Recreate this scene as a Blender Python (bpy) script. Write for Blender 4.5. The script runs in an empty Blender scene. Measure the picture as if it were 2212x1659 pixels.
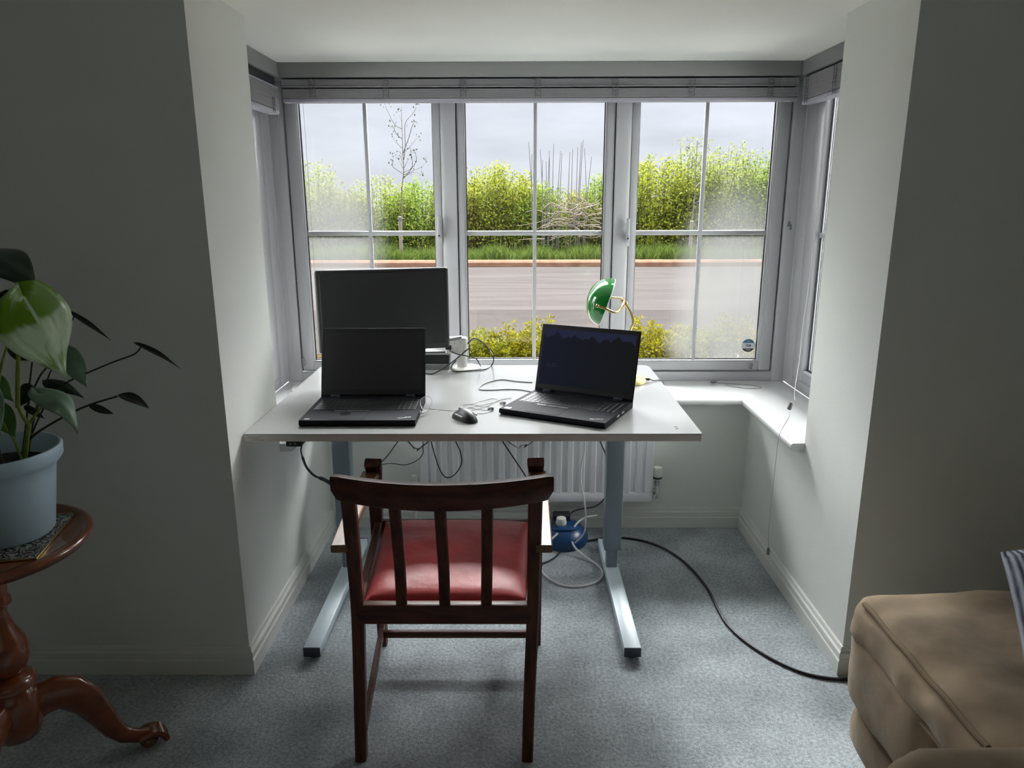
import bpy, bmesh, math, random
import numpy as np
from mathutils import Vector, Matrix, noise

S = bpy.context.scene
COL = S.collection
PI = math.pi

# ------------------------------------------------------------------ camera
F, PITCH, ROLL, YAW, CH = 1594.5, math.radians(14.169), math.radians(-0.153), math.radians(-0.331), 1.45
cp, sp, cw, sw = math.cos(PITCH), math.sin(PITCH), math.cos(YAW), math.sin(YAW)
CD = Vector((sw*cp, cw*cp, -sp)); _r = Vector((cw, -sw, 0)); _u = _r.cross(CD)
CR = _r*math.cos(ROLL) + _u*math.sin(ROLL); CU = -_r*math.sin(ROLL) + _u*math.cos(ROLL)
CAM = Vector((0, 0, CH))
cd = bpy.data.cameras.new('camera'); co = bpy.data.objects.new('camera', cd); COL.objects.link(co)
cd.sensor_width = 36; cd.sensor_fit = 'HORIZONTAL'; cd.lens = F/2212*36; cd.clip_start = .05; cd.clip_end = 400
m = Matrix((CR, CU, -CD)).transposed().to_4x4(); m.translation = CAM; co.matrix_world = m
S.camera = co

def ray(x, y): return CD + CR*((x-1106)/F) - CU*((y-829.5)/F)
def onz(x, y, z): v = ray(x, y); return CAM + v*((z-CH)/v.z)
def ony(x, y, Y): v = ray(x, y); return CAM + v*(Y/v.y)
def onx(x, y, X): v = ray(x, y); return CAM + v*(X/v.x)

# ------------------------------------------------------------------ view, world
S.view_settings.view_transform = 'Standard'; S.view_settings.look = 'None'
S.view_settings.gamma = 1; S.view_settings.use_curve_mapping = False
S.view_settings.exposure = 0.48
S.cycles.use_denoising = True
S.cycles.max_bounces = 14; S.cycles.diffuse_bounces = 7; S.cycles.transparent_max_bounces = 24
S.cycles.sample_clamp_indirect = 6; S.cycles.caustics_reflective = False; S.cycles.caustics_refractive = False

W = bpy.data.worlds.new('overcast_sky'); S.world = W; W.use_nodes = True
nt = W.node_tree; nt.nodes.clear()
def N(nt, t, **k):
    n = nt.nodes.new(t)
    for a, b in k.items(): setattr(n, a, b)
    return n
tc = N(nt, 'ShaderNodeTexCoord'); sx = N(nt, 'ShaderNodeSeparateXYZ'); nt.links.new(tc.outputs['Generated'], sx.inputs[0])
cr = N(nt, 'ShaderNodeValToRGB'); nt.links.new(sx.outputs[2], cr.inputs[0])
SKY = [(0.0, (.80, .83, .92), .73), (.10, (.86, .89, 1.0), .73), (.33, (.88, .90, .98), .85), (.48, (.95, .97, 1.0), 9), (1.0, (1, 1, 1), 15)]   # overcast; overhead boosted far above the horizon band to light the room
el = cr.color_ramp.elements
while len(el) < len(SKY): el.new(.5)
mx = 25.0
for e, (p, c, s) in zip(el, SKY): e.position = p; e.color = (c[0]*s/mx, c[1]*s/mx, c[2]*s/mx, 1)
mp = N(nt, 'ShaderNodeMapping'); mp.inputs['Scale'].default_value = (5, 5, 22); nt.links.new(tc.outputs['Generated'], mp.inputs[0])
nz = N(nt, 'ShaderNodeTexNoise'); nz.inputs['Scale'].default_value = 1.0; nz.inputs['Detail'].default_value = 4; nt.links.new(mp.outputs[0], nz.inputs[0])
mr = N(nt, 'ShaderNodeMapRange'); mr.inputs[1].default_value = .3; mr.inputs[2].default_value = .7; mr.inputs[3].default_value = .88*mx; mr.inputs[4].default_value = 1.10*mx
nt.links.new(nz.outputs[0], mr.inputs[0])
# glow added high in front of the window, out of view, to light the room
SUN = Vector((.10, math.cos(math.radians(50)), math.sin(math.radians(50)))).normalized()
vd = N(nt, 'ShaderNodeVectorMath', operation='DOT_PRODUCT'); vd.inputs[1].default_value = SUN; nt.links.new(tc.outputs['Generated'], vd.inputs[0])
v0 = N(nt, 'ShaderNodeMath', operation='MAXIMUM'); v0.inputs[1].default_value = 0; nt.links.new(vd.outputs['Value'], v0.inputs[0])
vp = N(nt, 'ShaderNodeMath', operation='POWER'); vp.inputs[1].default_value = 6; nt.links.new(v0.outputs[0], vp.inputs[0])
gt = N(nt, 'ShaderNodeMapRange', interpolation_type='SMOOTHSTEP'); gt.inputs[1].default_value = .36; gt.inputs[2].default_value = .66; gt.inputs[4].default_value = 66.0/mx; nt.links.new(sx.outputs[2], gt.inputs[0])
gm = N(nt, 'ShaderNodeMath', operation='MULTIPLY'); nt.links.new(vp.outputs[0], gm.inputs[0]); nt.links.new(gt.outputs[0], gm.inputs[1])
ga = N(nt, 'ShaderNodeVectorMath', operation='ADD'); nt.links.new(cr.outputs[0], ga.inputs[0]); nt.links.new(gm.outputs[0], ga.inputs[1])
# side brightening added out of view, to lift the light on the bay jambs
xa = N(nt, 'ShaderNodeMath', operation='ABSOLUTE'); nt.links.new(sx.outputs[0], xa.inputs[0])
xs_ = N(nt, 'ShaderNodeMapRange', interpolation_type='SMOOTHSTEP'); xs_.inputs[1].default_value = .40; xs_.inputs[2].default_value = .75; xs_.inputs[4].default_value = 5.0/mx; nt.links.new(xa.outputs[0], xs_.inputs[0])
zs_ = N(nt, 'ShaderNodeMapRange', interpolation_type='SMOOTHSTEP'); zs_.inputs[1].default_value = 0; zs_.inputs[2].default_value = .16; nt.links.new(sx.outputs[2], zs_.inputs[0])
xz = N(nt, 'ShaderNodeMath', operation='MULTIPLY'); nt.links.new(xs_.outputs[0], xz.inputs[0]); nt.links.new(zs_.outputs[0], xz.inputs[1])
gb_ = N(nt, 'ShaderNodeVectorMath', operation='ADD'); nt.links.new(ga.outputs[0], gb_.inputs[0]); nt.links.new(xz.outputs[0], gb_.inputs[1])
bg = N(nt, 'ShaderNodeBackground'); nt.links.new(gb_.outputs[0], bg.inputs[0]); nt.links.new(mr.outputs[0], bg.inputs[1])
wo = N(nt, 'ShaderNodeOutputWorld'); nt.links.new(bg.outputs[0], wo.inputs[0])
W.cycles.sampling_method = 'MANUAL'; W.cycles.sample_map_resolution = 1024

def portal(name, loc, rot, sx_, sy_):
    l = bpy.data.lights.new(name, 'AREA'); l.shape = 'RECTANGLE'; l.size = sx_; l.size_y = sy_; l.cycles.is_portal = True
    o = bpy.data.objects.new(name, l); COL.objects.link(o); o.location = loc; o.rotation_euler = rot
portal('window_daylight', (.09, 3.47, 1.3), (-PI/2, 0, 0), 2.3, 1.36)
portal('window_daylight', (-1.16, 2.95, 1.3), (0, -PI/2, 0), 1.36, .9)
portal('window_daylight', (1.34, 2.95, 1.3), (0, PI/2, 0), 1.36, .9)

# fill lamp added behind the camera to lift the room-facing walls
l = bpy.data.lights.new('rear_fill_light', 'AREA'); l.shape = 'RECTANGLE'; l.size = 2.6; l.size_y = 1.7; l.energy = 1.5; l.color = (1, .98, .92)
o = bpy.data.objects.new('rear_fill_light', l); COL.objects.link(o); o.location = (.3, -2.57, 1.45); o.rotation_euler = (PI/2, 0, 0)

# ------------------------------------------------------------------ materials
M = {}
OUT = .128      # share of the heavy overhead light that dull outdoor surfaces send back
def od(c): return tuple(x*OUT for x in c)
def mat(name, col, rough=.5, metal=0, spec=.5, noise_amt=0, noise_scale=8, bump=0, bump_scale=60, stretch=(1, 1, 1), coat=0, sheen=0, col2=None, detail=4, trans=0):
    m = bpy.data.materials.new(name); m.use_nodes = True; nt = m.node_tree; b = nt.nodes['Principled BSDF']
    b.inputs['Base Color'].default_value = (*col, 1); b.inputs['Roughness'].default_value = rough; b.inputs['Metallic'].default_value = metal
    b.inputs['Specular IOR Level'].default_value = spec; b.inputs['Coat Weight'].default_value = coat; b.inputs['Sheen Weight'].default_value = sheen
    b.inputs['Coat Roughness'].default_value = .12
    b.inputs['Transmission Weight'].default_value = trans
    t = N(nt, 'ShaderNodeTexCoord'); mp = N(nt, 'ShaderNodeMapping'); mp.inputs['Scale'].default_value = stretch
    nt.links.new(t.outputs['Object'], mp.inputs[0])
    if noise_amt or col2:
        n = N(nt, 'ShaderNodeTexNoise'); n.inputs['Scale'].default_value = noise_scale; n.inputs['Detail'].default_value = detail
        nt.links.new(mp.outputs[0], n.inputs[0])
        r = N(nt, 'ShaderNodeValToRGB'); nt.links.new(n.outputs[0], r.inputs[0])
        c2 = col2 or tuple(min(1, c*(1+noise_amt)) for c in col); c1 = col if col2 else tuple(c*(1-noise_amt) for c in col)
        r.color_ramp.elements[0].position = .32; r.color_ramp.elements[1].position = .68
        r.color_ramp.elements[0].color = (*c1, 1); r.color_ramp.elements[1].color = (*c2, 1)
        nt.links.new(r.outputs[0], b.inputs['Base Color'])
    if bump:
        n2 = N(nt, 'ShaderNodeTexNoise'); n2.inputs['Scale'].default_value = bump_scale; n2.inputs['Detail'].default_value = 3
        nt.links.new(mp.outputs[0], n2.inputs[0])
        bp = N(nt, 'ShaderNodeBump'); bp.inputs['Strength'].default_value = bump; bp.inputs['Distance'].default_value = .01
        nt.links.new(n2.outputs[0], bp.inputs['Height']); nt.links.new(bp.outputs[0], b.inputs['Normal'])
    M[name] = m; return m

mat('wall_paint', (.83, .845, .81), .75, spec=.25, noise_amt=.015, noise_scale=2, bump=.05, bump_scale=180)
mat('ceiling_paint', (.91, .915, .87), .85, spec=.15)
mat('trim_gloss', (.80, .81, .77), .35)
mat('pelmet_paint', (.26, .26, .265), .5)
mat('sill_gloss', (.70, .71, .71), .16, coat=.4)
mat('upvc', (.49, .49, .515), .28)
mat('gasket', (.012, .012, .016), .6)
mat('desk_white', (.31, .311, .306), .13, spec=.5, noise_amt=.02, noise_scale=3)
mat('desk_edge', (.80, .76, .72), .5)
mat('desk_metal', (.70, .82, .90), .34, spec=.6)
mat('desk_metal_shaded', (.22, .27, .32), .4)  # same paint as the feet, with the room-side shade put into the colour
mat('dark_metal', (.06, .07, .09), .4, metal=.4)
mat('black_plastic', (.018, .018, .020), .42)
mat('laptop_black', (.016, .016, .020), .6, spec=.05, noise_amt=.12, noise_scale=14)
mat('key_black', (.012, .012, .014), .35, spec=.6)
mat('screen_off', (.036, .036, .038), .35, spec=.4)
mat('smudge', (.004, .004, .005), .8, spec=.05)
mat('silver', (.55, .55, .57), .3, metal=.8)
mat('grey_plastic', (.25, .25, .26), .45)
mat('white_plastic', (.74, .73, .68), .4)
mat('cable_black', (.012, .012, .014), .5)
mat('cable_grey', (.13, .14, .14), .5)
mat('cable_pale', (.45, .45, .43), .5)
mat('cable_white', (.72, .72, .70), .45)
mat('brass', (.42, .30, .12), .25, metal=.9)
mat('brass_base', (.80, .68, .32), .25, metal=.55)
mat('shade_green', (.004, .20, .02), .08, spec=.6, coat=.8)
mat('shade_white', (.72, .80, .74), .3)
mat('tassel_grey', (.20, .20, .20), .6)
mat('cord', (.42, .42, .40), .8)
mat('blind_slat', (.265, .255, .275), .5, noise_amt=.05, noise_scale=30, stretch=(1, 20, 60))
mat('blind_cord', (.14, .13, .145), .8)
mat('blind_rail', (.40, .39, .46), .45)
mat('radiator_white', (.84, .84, .86), .35)
mat('chrome', (.7, .7, .7), .15, metal=1)
mat('mahogany', (.080, .024, .013), .45, spec=.3, noise_amt=.45, noise_scale=9, stretch=(6, 6, .8), coat=.08)
mat('mahogany_long', (.080, .024, .013), .45, spec=.3, noise_amt=.45, noise_scale=9, stretch=(1, 6, 6), coat=.08)
mat('arm_wood', (.17, .075, .024), .38, noise_amt=.3, noise_scale=10, stretch=(8, 1, 8), coat=.2)
mat('table_wood', (.155, .038, .011), .2, spec=.5, noise_amt=.22, noise_scale=7, stretch=(1, 5, 5), coat=.6)
mat('red_leather', (.44, .04, .045), .42, spec=.5, noise_amt=.2, noise_scale=9, bump=.12, bump_scale=45)
mat('pot_blue', (.46, .60, .70), .45, noise_amt=.08, noise_scale=5)
mat('soil', (.012, .010, .008), .95, noise_amt=.5, noise_scale=60, bump=.5)
mat('leaf_dark', (.010, .028, .012), .35, spec=.5, noise_amt=.35, noise_scale=20)
mat('leaf_grey', (.19, .30, .20), .4, spec=.5, noise_amt=.3, noise_scale=22)
mat('leaf_mid', (.06, .16, .03), .35, spec=.5, noise_amt=.35, noise_scale=18)
mat('leaf_brown', (.018, .015, .010), .5, noise_amt=.4, noise_scale=30)
mat('stem_green', (.18, .24, .03), .45, noise_amt=.4, noise_scale=25)
mat('stem_dark', (.02, .025, .012), .6)
mat('suede', (.25, .186, .125), .85, spec=.1, noise_amt=.38, noise_scale=4.5, bump=.3, bump_scale=13, sheen=.12, detail=6)
mat('suede_piping', (.20, .15, .10), .85, spec=.1)
mat('sofa_shadow', (.02, .016, .012), .95)
mat('reel_blue', (.005, .05, .16), .3, spec=.6)
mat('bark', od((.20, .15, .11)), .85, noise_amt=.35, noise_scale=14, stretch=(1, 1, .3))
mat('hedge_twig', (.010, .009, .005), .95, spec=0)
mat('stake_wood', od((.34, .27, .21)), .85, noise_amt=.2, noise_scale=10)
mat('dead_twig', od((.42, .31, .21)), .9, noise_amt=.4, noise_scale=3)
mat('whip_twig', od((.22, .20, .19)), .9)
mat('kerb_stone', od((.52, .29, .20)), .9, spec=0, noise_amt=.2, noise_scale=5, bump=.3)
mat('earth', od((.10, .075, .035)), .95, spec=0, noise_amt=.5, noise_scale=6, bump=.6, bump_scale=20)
mat('bounce_pale', (.105, .10, .09), .95, spec=0, noise_amt=.25, noise_scale=40, bump=.5, bump_scale=50)  # colour of the added ground strip that reflects light indoors
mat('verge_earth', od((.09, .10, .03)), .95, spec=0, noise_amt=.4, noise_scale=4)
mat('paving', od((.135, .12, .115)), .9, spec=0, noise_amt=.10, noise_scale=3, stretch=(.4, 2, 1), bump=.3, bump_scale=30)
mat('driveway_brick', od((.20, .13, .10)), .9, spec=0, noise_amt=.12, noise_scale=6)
mat('brick_wall', (.22, .10, .06), .9, noise_amt=.3, noise_scale=14)
mat('sticker_blue', (.05, .16, .26), .4); mat('sticker_white', (.75, .78, .8), .4); mat('sticker_dark', (.03, .03, .04), .4); mat('sticker_bar', (.35, .37, .38), .4)
mat('logo_silver', (.62, .62, .62), .35, metal=.3)

def carpet():
    m = mat('carpet', (.3, .32, .33), .97, spec=.0, sheen=.1); nt = m.node_tree; b = nt.nodes['Principled BSDF']
    t = N(nt, 'ShaderNodeTexCoord')
    def nz(sc, det=3):
        n = N(nt, 'ShaderNodeTexNoise'); n.inputs['Scale'].default_value = sc; n.inputs['Detail'].default_value = det; nt.links.new(t.outputs['Object'], n.inputs[0]); return n
    a, c, d = nz(4.5, 5), nz(95, 2), nz(320, 1)
    def mrng(n, lo, hi):
        r = N(nt, 'ShaderNodeMapRange'); r.inputs[1].default_value = .3; r.inputs[2].default_value = .7; r.inputs[3].default_value = lo; r.inputs[4].default_value = hi; nt.links.new(n.outputs[0], r.inputs[0]); return r
    m1 = N(nt, 'ShaderNodeMath', operation='MULTIPLY'); m2 = N(nt, 'ShaderNodeMath', operation='MULTIPLY')
    nt.links.new(mrng(a, .70, 1.24).outputs[0], m1.inputs[0]); nt.links.new(mrng(c, .74, 1.26).outputs[0], m1.inputs[1])
    nt.links.new(m1.outputs[0], m2.inputs[0]); nt.links.new(mrng(d, .75, 1.25).outputs[0], m2.inputs[1])
    v = N(nt, 'ShaderNodeVectorMath', operation='SCALE'); v.inputs[0].default_value = (.42, .46, .485); nt.links.new(m2.outputs[0], v.inputs['Scale'])
    nt.links.new(v.outputs[0], b.inputs['Base Color'])
    ad = N(nt, 'ShaderNodeMath', operation='ADD'); nt.links.new(c.outputs[0], ad.inputs[0]); nt.links.new(d.outputs[0], ad.inputs[1])
    bp = N(nt, 'ShaderNodeBump'); bp.inputs['Strength'].default_value = .5; bp.inputs['Distance'].default_value = .006
    nt.links.new(ad.outputs[0], bp.inputs['Height']); nt.links.new(bp.outputs[0], b.inputs['Normal'])
carpet()

def road():
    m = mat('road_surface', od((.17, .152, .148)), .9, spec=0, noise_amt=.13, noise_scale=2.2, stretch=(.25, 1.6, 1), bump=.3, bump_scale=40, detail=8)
road()

def foliage_mat(name, c1, c2, LF=2.9, trans=.38, rough=.5):
    c1 = tuple(x*LF for x in c1); c2 = tuple(x*LF for x in c2)
    m = bpy.data.materials.new(name); m.use_nodes = True; nt = m.node_tree; b = nt.nodes['Principled BSDF']; out = nt.nodes['Material Output']
    g = N(nt, 'ShaderNodeNewGeometry'); r = N(nt, 'ShaderNodeValToRGB'); nt.links.new(g.outputs['Random Per Island'], r.inputs[0])
    r.color_ramp.elements[0].color = (*c1, 1); r.color_ramp.elements[1].color = (*c2, 1)
    nt.links.new(r.outputs[0], b.inputs['Base Color']); b.inputs['Roughness'].default_value = .75; b.inputs['Specular IOR Level'].default_value = .06
    tr = N(nt, 'ShaderNodeBsdfTranslucent'); nt.links.new(r.outputs[0], tr.inputs[0])
    mx_ = N(nt, 'ShaderNodeMixShader'); mx_.inputs[0].default_value = trans
    nt.links.new(b.outputs[0], mx_.inputs[1]); nt.links.new(tr.outputs[0], mx_.inputs[2]); nt.links.new(mx_.outputs[0], out.inputs[0])
    M[name] = m; return m
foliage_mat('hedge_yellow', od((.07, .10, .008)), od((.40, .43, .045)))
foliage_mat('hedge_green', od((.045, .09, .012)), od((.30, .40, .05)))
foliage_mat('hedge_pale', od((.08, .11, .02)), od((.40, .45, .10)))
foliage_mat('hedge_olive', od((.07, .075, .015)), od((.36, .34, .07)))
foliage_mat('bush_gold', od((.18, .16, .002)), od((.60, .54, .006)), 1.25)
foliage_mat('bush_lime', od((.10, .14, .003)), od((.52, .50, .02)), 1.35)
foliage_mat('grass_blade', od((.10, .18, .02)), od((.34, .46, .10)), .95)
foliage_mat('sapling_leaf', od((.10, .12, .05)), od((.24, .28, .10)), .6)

def glass(name, haze_pts):
    """clear pane, with the misted patches of a failed unit where haze_pts says: (x, z, radius_x, radius_z, amount)"""
    m = bpy.data.materials.new(name); m.use_nodes = True; nt = m.node_tree; nt.nodes.clear(); out = N(nt, 'ShaderNodeOutputMaterial')
    tr = N(nt, 'ShaderNodeBsdfTransparent'); tr.inputs[0].default_value = (.97, .98, .975, 1)
    gl = N(nt, 'ShaderNodeBsdfGlossy'); gl.inputs['Roughness'].default_value = .02
    fr = N(nt, 'ShaderNodeFresnel'); fr.inputs[0].default_value = 1.35
    m1 = N(nt, 'ShaderNodeMixShader'); nt.links.new(fr.outputs[0], m1.inputs[0]); nt.links.new(tr.outputs[0], m1.inputs[1]); nt.links.new(gl.outputs[0], m1.inputs[2])
    last = m1
    if haze_pts:
        g = N(nt, 'ShaderNodeNewGeometry')
        tot = None
        for (x, z, rx, rz, amt) in haze_pts:
            v = N(nt, 'ShaderNodeVectorMath', operation='SUBTRACT'); v.inputs[1].default_value = (x, 0, z); nt.links.new(g.outputs['Position'], v.inputs[0])
            s = N(nt, 'ShaderNodeVectorMath', operation='MULTIPLY'); s.inputs[1].default_value = (1/rx, 0, 1/rz); nt.links.new(v.outputs[0], s.inputs[0])
            l = N(nt, 'ShaderNodeVectorMath', operation='LENGTH'); nt.links.new(s.outputs[0], l.inputs[0])
            r = N(nt, 'ShaderNodeMapRange', interpolation_type='SMOOTHSTEP'); r.inputs[1].default_value = .25; r.inputs[2].default_value = 1; r.inputs[3].default_value = amt; r.inputs[4].default_value = 0
            nt.links.new(l.outputs['Value'], r.inputs[0])
            if tot is None: tot = r
            else:
                a = N(nt, 'ShaderNodeMath', operation='MAXIMUM'); nt.links.new(tot.outputs[0], a.inputs[0]); nt.links.new(r.outputs[0], a.inputs[1]); tot = a
        n = N(nt, 'ShaderNodeTexNoise'); n.inputs['Scale'].default_value = 4; n.inputs['Detail'].default_value = 4; nt.links.new(g.outputs['Position'], n.inputs[0])
        nr = N(nt, 'ShaderNodeMapRange'); nr.inputs[1].default_value = .3; nr.inputs[2].default_value = .7; nr.inputs[3].default_value = .75; nr.inputs[4].default_value = 1.15; nt.links.new(n.outputs[0], nr.inputs[0])
        mu = N(nt, 'ShaderNodeMath', operation='MULTIPLY'); nt.links.new(tot.outputs[0], mu.inputs[0]); nt.links.new(nr.outputs[0], mu.inputs[1])
        tl = N(nt, 'ShaderNodeBsdfTranslucent'); tl.inputs[0].default_value = (.10, .102, .10, 1)
        m2 = N(nt, 'ShaderNodeMixShader'); nt.links.new(mu.outputs[0], m2.inputs[0]); nt.links.new(m1.outputs[0], m2.inputs[1]); nt.links.new(tl.outputs[0], m2.inputs[2]); last = m2
    nt.links.new(last.outputs[0], out.inputs[0]); M[name] = m
glass('pane_clear', [])
glass('pane_misted_left', [(-.83, 1.28, .28, .45, .45)])
glass('pane_misted_right', [(1.0, .98, .32, .66, .48), (.86, .80, .20, .18, .42)])

# ------------------------------------------------------------------ mesh helpers
def BM(): return bmesh.new()
def bx(bm, x0, x1, y0, y1, z0, z1, bev=0, seg=2, mtx=None):
    t = bmesh.new(); bmesh.ops.create_cube(t, size=1)
    for v in t.verts: v.co = Vector(((x0+x1)/2+v.co.x*(x1-x0), (y0+y1)/2+v.co.y*(y1-y0), (z0+z1)/2+v.co.z*(z1-z0)))
    if bev: bmesh.ops.bevel(t, geom=list(t.edges), offset=min(bev, .49*min(abs(x1-x0), abs(y1-y0), abs(z1-z0))), segments=seg, affect='EDGES', profile=.5)
    merge(bm, t, mtx); return bm
def merge(bm, t, mtx=None):
    if mtx is not None: bmesh.ops.transform(t, matrix=mtx, verts=t.verts)
    me = bpy.data.meshes.new('tmp'); t.to_mesh(me); t.free(); bm.from_mesh(me); bpy.data.meshes.remove(me)
def smooth_path(pts, n=6):
    P = [Vector(p) for p in pts]
    if len(P) < 3 or n < 2: return P
    out = []
    for i in range(len(P)-1):
        p0 = P[max(i-1, 0)]; p1 = P[i]; p2 = P[i+1]; p3 = P[min(i+2, len(P)-1)]
        for k in range(n):
            t = k/n
            out.append(.5*((2*p1)+(p2-p0)*t+(2*p0-5*p1+4*p2-p3)*t*t+(-p0+3*p1-3*p2+p3)*t**3))
    return out+[P[-1]]
def tube(bm, pts, r, seg=8, n=6, r1=None, flat=None):
    """round tube along a smoothed path; r..r1 taper"""
    P = smooth_path(pts, n); L = len(P); rings = []
    T0 = (P[1]-P[0]).normalized(); up = Vector((0, 0, 1)) if abs(T0.z) < .9 else Vector((0, 1, 0))
    nrm = (up - T0*up.dot(T0)).normalized()
    for i, p in enumerate(P):
        t = (P[min(i+1, L-1)]-P[max(i-1, 0)])
        if t.length < 1e-9: t = T0
        t.normalize(); nrm = (nrm - t*nrm.dot(t))
        nrm = nrm.normalized() if nrm.length > 1e-6 else t.orthogonal().normalized()
        b = t.cross(nrm); rr = r if r1 is None else r+(r1-r)*i/(L-1)
        if callable(r): rr = r(i/(L-1))
        rings.append([bm.verts.new(p+(nrm*math.cos(a)*(flat or 1)+b*math.sin(a))*rr) for a in (2*PI*k/seg for k in range(seg))])
    for A, B in zip(rings, rings[1:]):
        for k in range(seg): bm.faces.new((A[k], A[(k+1) % seg], B[(k+1) % seg], B[k]))
    bm.faces.new(rings[0][::-1]); bm.faces.new(rings[-1]); return bm
def loft(bm, secs, closed=True, cap=True):
    R = [[bm.verts.new(p) for p in s] for s in secs]; n = len(R[0])
    for A, B in zip(R, R[1:]):
        for k in range(n if closed else n-1): bm.faces.new((A[k], A[(k+1) % n], B[(k+1) % n], B[k]))
    if cap and closed: bm.faces.new(R[0][::-1]); bm.faces.new(R[-1])
    return bm
def bar(bm, pts, w, d, bev=.004, n=1, ax=(1, 0, 0)):
    """rectangular bar of width w (along ax) and depth d swept along pts"""
    P = smooth_path(pts, n) if n > 1 else [Vector(p) for p in pts]; L = len(P); secs = []
    for i, p in enumerate(P):
        t = (P[min(i+1, L-1)]-P[max(i-1, 0)]).normalized(); a = Vector(ax); a = (a-t*a.dot(t)).normalized(); b = t.cross(a)
        ww = w[0]+(w[1]-w[0])*i/(L-1) if isinstance(w, tuple) else w; dd = d[0]+(d[1]-d[0])*i/(L-1) if isinstance(d, tuple) else d
        c = min(bev, ww*.45, dd*.45); q = []
        for sx_, sy_ in ((1, 1), (-1, 1), (-1, -1), (1, -1)):
            o1 = a*sx_*(ww/2-c)+b*sy_*dd/2; o2 = a*sx_*ww/2+b*sy_*(dd/2-c)
            q += [p+o1, p+o2] if sx_*sy_ < 0 else [p+o2, p+o1]
        secs.append(q)
    return loft(bm, secs)
def lathe(bm, prof, c=(0, 0, 0), seg=32, mtx=None):
    t = bmesh.new(); R = []
    for r, z in prof: R.append([t.verts.new((c[0]+r*math.cos(2*PI*k/seg), c[1]+r*math.sin(2*PI*k/seg), c[2]+z)) for k in range(seg)])
    for A, B in zip(R, R[1:]):
        for k in range(seg): t.faces.new((A[k], A[(k+1) % seg], B[(k+1) % seg], B[k]))
    t.faces.new(R[0][::-1]); t.faces.new(R[-1]); bmesh.ops.remove_doubles(t, verts=t.verts, dist=1e-6)
    merge(bm, t, mtx); return bm
def prism(bm, poly, h0, h1, axis='y'):
    def P(a, b, h): return {'y': (a, h, b), 'x': (h, a, b), 'z': (a, b, h)}[axis]
    A = [bm.verts.new(P(a, b, h0)) for a, b in poly]; B = [bm.verts.new(P(a, b, h1)) for a, b in poly]; n = len(A)
    bm.faces.new(A[::-1]); bm.faces.new(B)
    for k in range(n): bm.faces.new((A[k], A[(k+1) % n], B[(k+1) % n], B[k]))
    return bm
def ball(bm, c, r, sc=(1, 1, 1), seg=16):
    t = bmesh.new(); bmesh.ops.create_uvsphere(t, u_segments=seg, v_segments=seg//2, radius=r)
    merge(bm, t, Matrix.Translation(c) @ Matrix.Diagonal((*sc, 1))); return bm
def puffy(bm, x0, x1, y0, y1, z0, z1, rad=.05, bulge=(0, 0, .02), wr=.004, seed=0, cuts=14, mtx=None):
    """upholstered box: rounded edges, bulging faces, soft wrinkles"""
    t = bmesh.new(); bmesh.ops.create_cube(t, size=2); bmesh.ops.subdivide_edges(t, edges=list(t.edges), cuts=cuts, use_grid_fill=True)
    c = Vector(((x0+x1)/2, (y0+y1)/2, (z0+z1)/2)); h = Vector(((x1-x0)/2, (y1-y0)/2, (z1-z0)/2))
    for v in t.verts:
        u = v.co.copy(); p = Vector([u[i]*h[i] for i in range(3)])
        inner = Vector([max(-(h[i]-rad), min(h[i]-rad, p[i])) for i in range(3)]); d = p-inner
        if d.length > 1e-9: p = inner + d.normalized()*rad
        for i in range(3):
            o = [u[j] for j in range(3) if j != i]; k = max(0, (1-o[0]**2)*(1-o[1]**2))
            if abs(u[i]) > .999: p[i] += math.copysign(bulge[i]*k**.6, u[i])
        w = noise.noise(Vector((p.x*9+seed, p.y*9, p.z*9)))+.5*noise.noise(Vector((p.x*23+seed, p.y*23, p.z*23)))
        p += (d.normalized() if d.length > 1e-6 else Vector((0, 0, 1)))*w*wr
        v.co = p+c
    merge(bm, t, mtx); return bm

WM = {}
def thing(name, label, cat, loc=(0, 0, 0), rotz=0, group=None):
    o = bpy.data.objects.new(name, None); COL.objects.link(o); o.empty_display_size = .05
    o.location = loc; o.rotation_euler = (0, 0, rotz); o['label'] = label; o['category'] = cat
    if group: o['group'] = group
    WM[o.name] = Matrix.Translation(loc) @ Matrix.Rotation(rotz, 4, 'Z'); return o
def setup(bm, m, name, ang=35, recalc=True):
    if recalc: bmesh.ops.recalc_face_normals(bm, faces=bm.faces)
    me = bpy.data.meshes.new(name); bm.to_mesh(me); bm.free()
    for p in me.polygons: p.use_smooth = True
    me.set_sharp_from_angle(angle=math.radians(ang)); me.materials.append(M[m] if isinstance(m, str) else m); return me
def part(name, bm, m, parent, world=True, label=None, ang=35, recalc=True, kind=None):
    """a mesh under its thing. world: the bmesh is in world coordinates"""
    P = WM[parent.name]
    if world: bmesh.ops.transform(bm, matrix=P.inverted(), verts=bm.verts)
    o = bpy.data.objects.new(name, setup(bm, m, name, ang, recalc)); COL.objects.link(o); o.parent = parent
    WM[o.name] = P.copy()
    if label: o['label'] = label
    if kind: o['kind'] = kind
    return o
def solo(name, bm, m, label, cat, group=None, ang=35, recalc=True):
    """a thing that is one mesh; its origin goes to the middle of its base"""
    v = np.array([x.co[:] for x in bm.verts]); c = Vector(((v[:, 0].min()+v[:, 0].max())/2, (v[:, 1].min()+v[:, 1].max())/2, v[:, 2].min()))
    bmesh.ops.translate(bm, vec=-c, verts=bm.verts)
    o = bpy.data.objects.new(name, setup(bm, m, name, ang, recalc)); COL.objects.link(o); o.location = c; WM[o.name] = Matrix.Translation(c)
    o['label'] = label; o['category'] = cat
    if group: o['group'] = group
    return o
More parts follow.
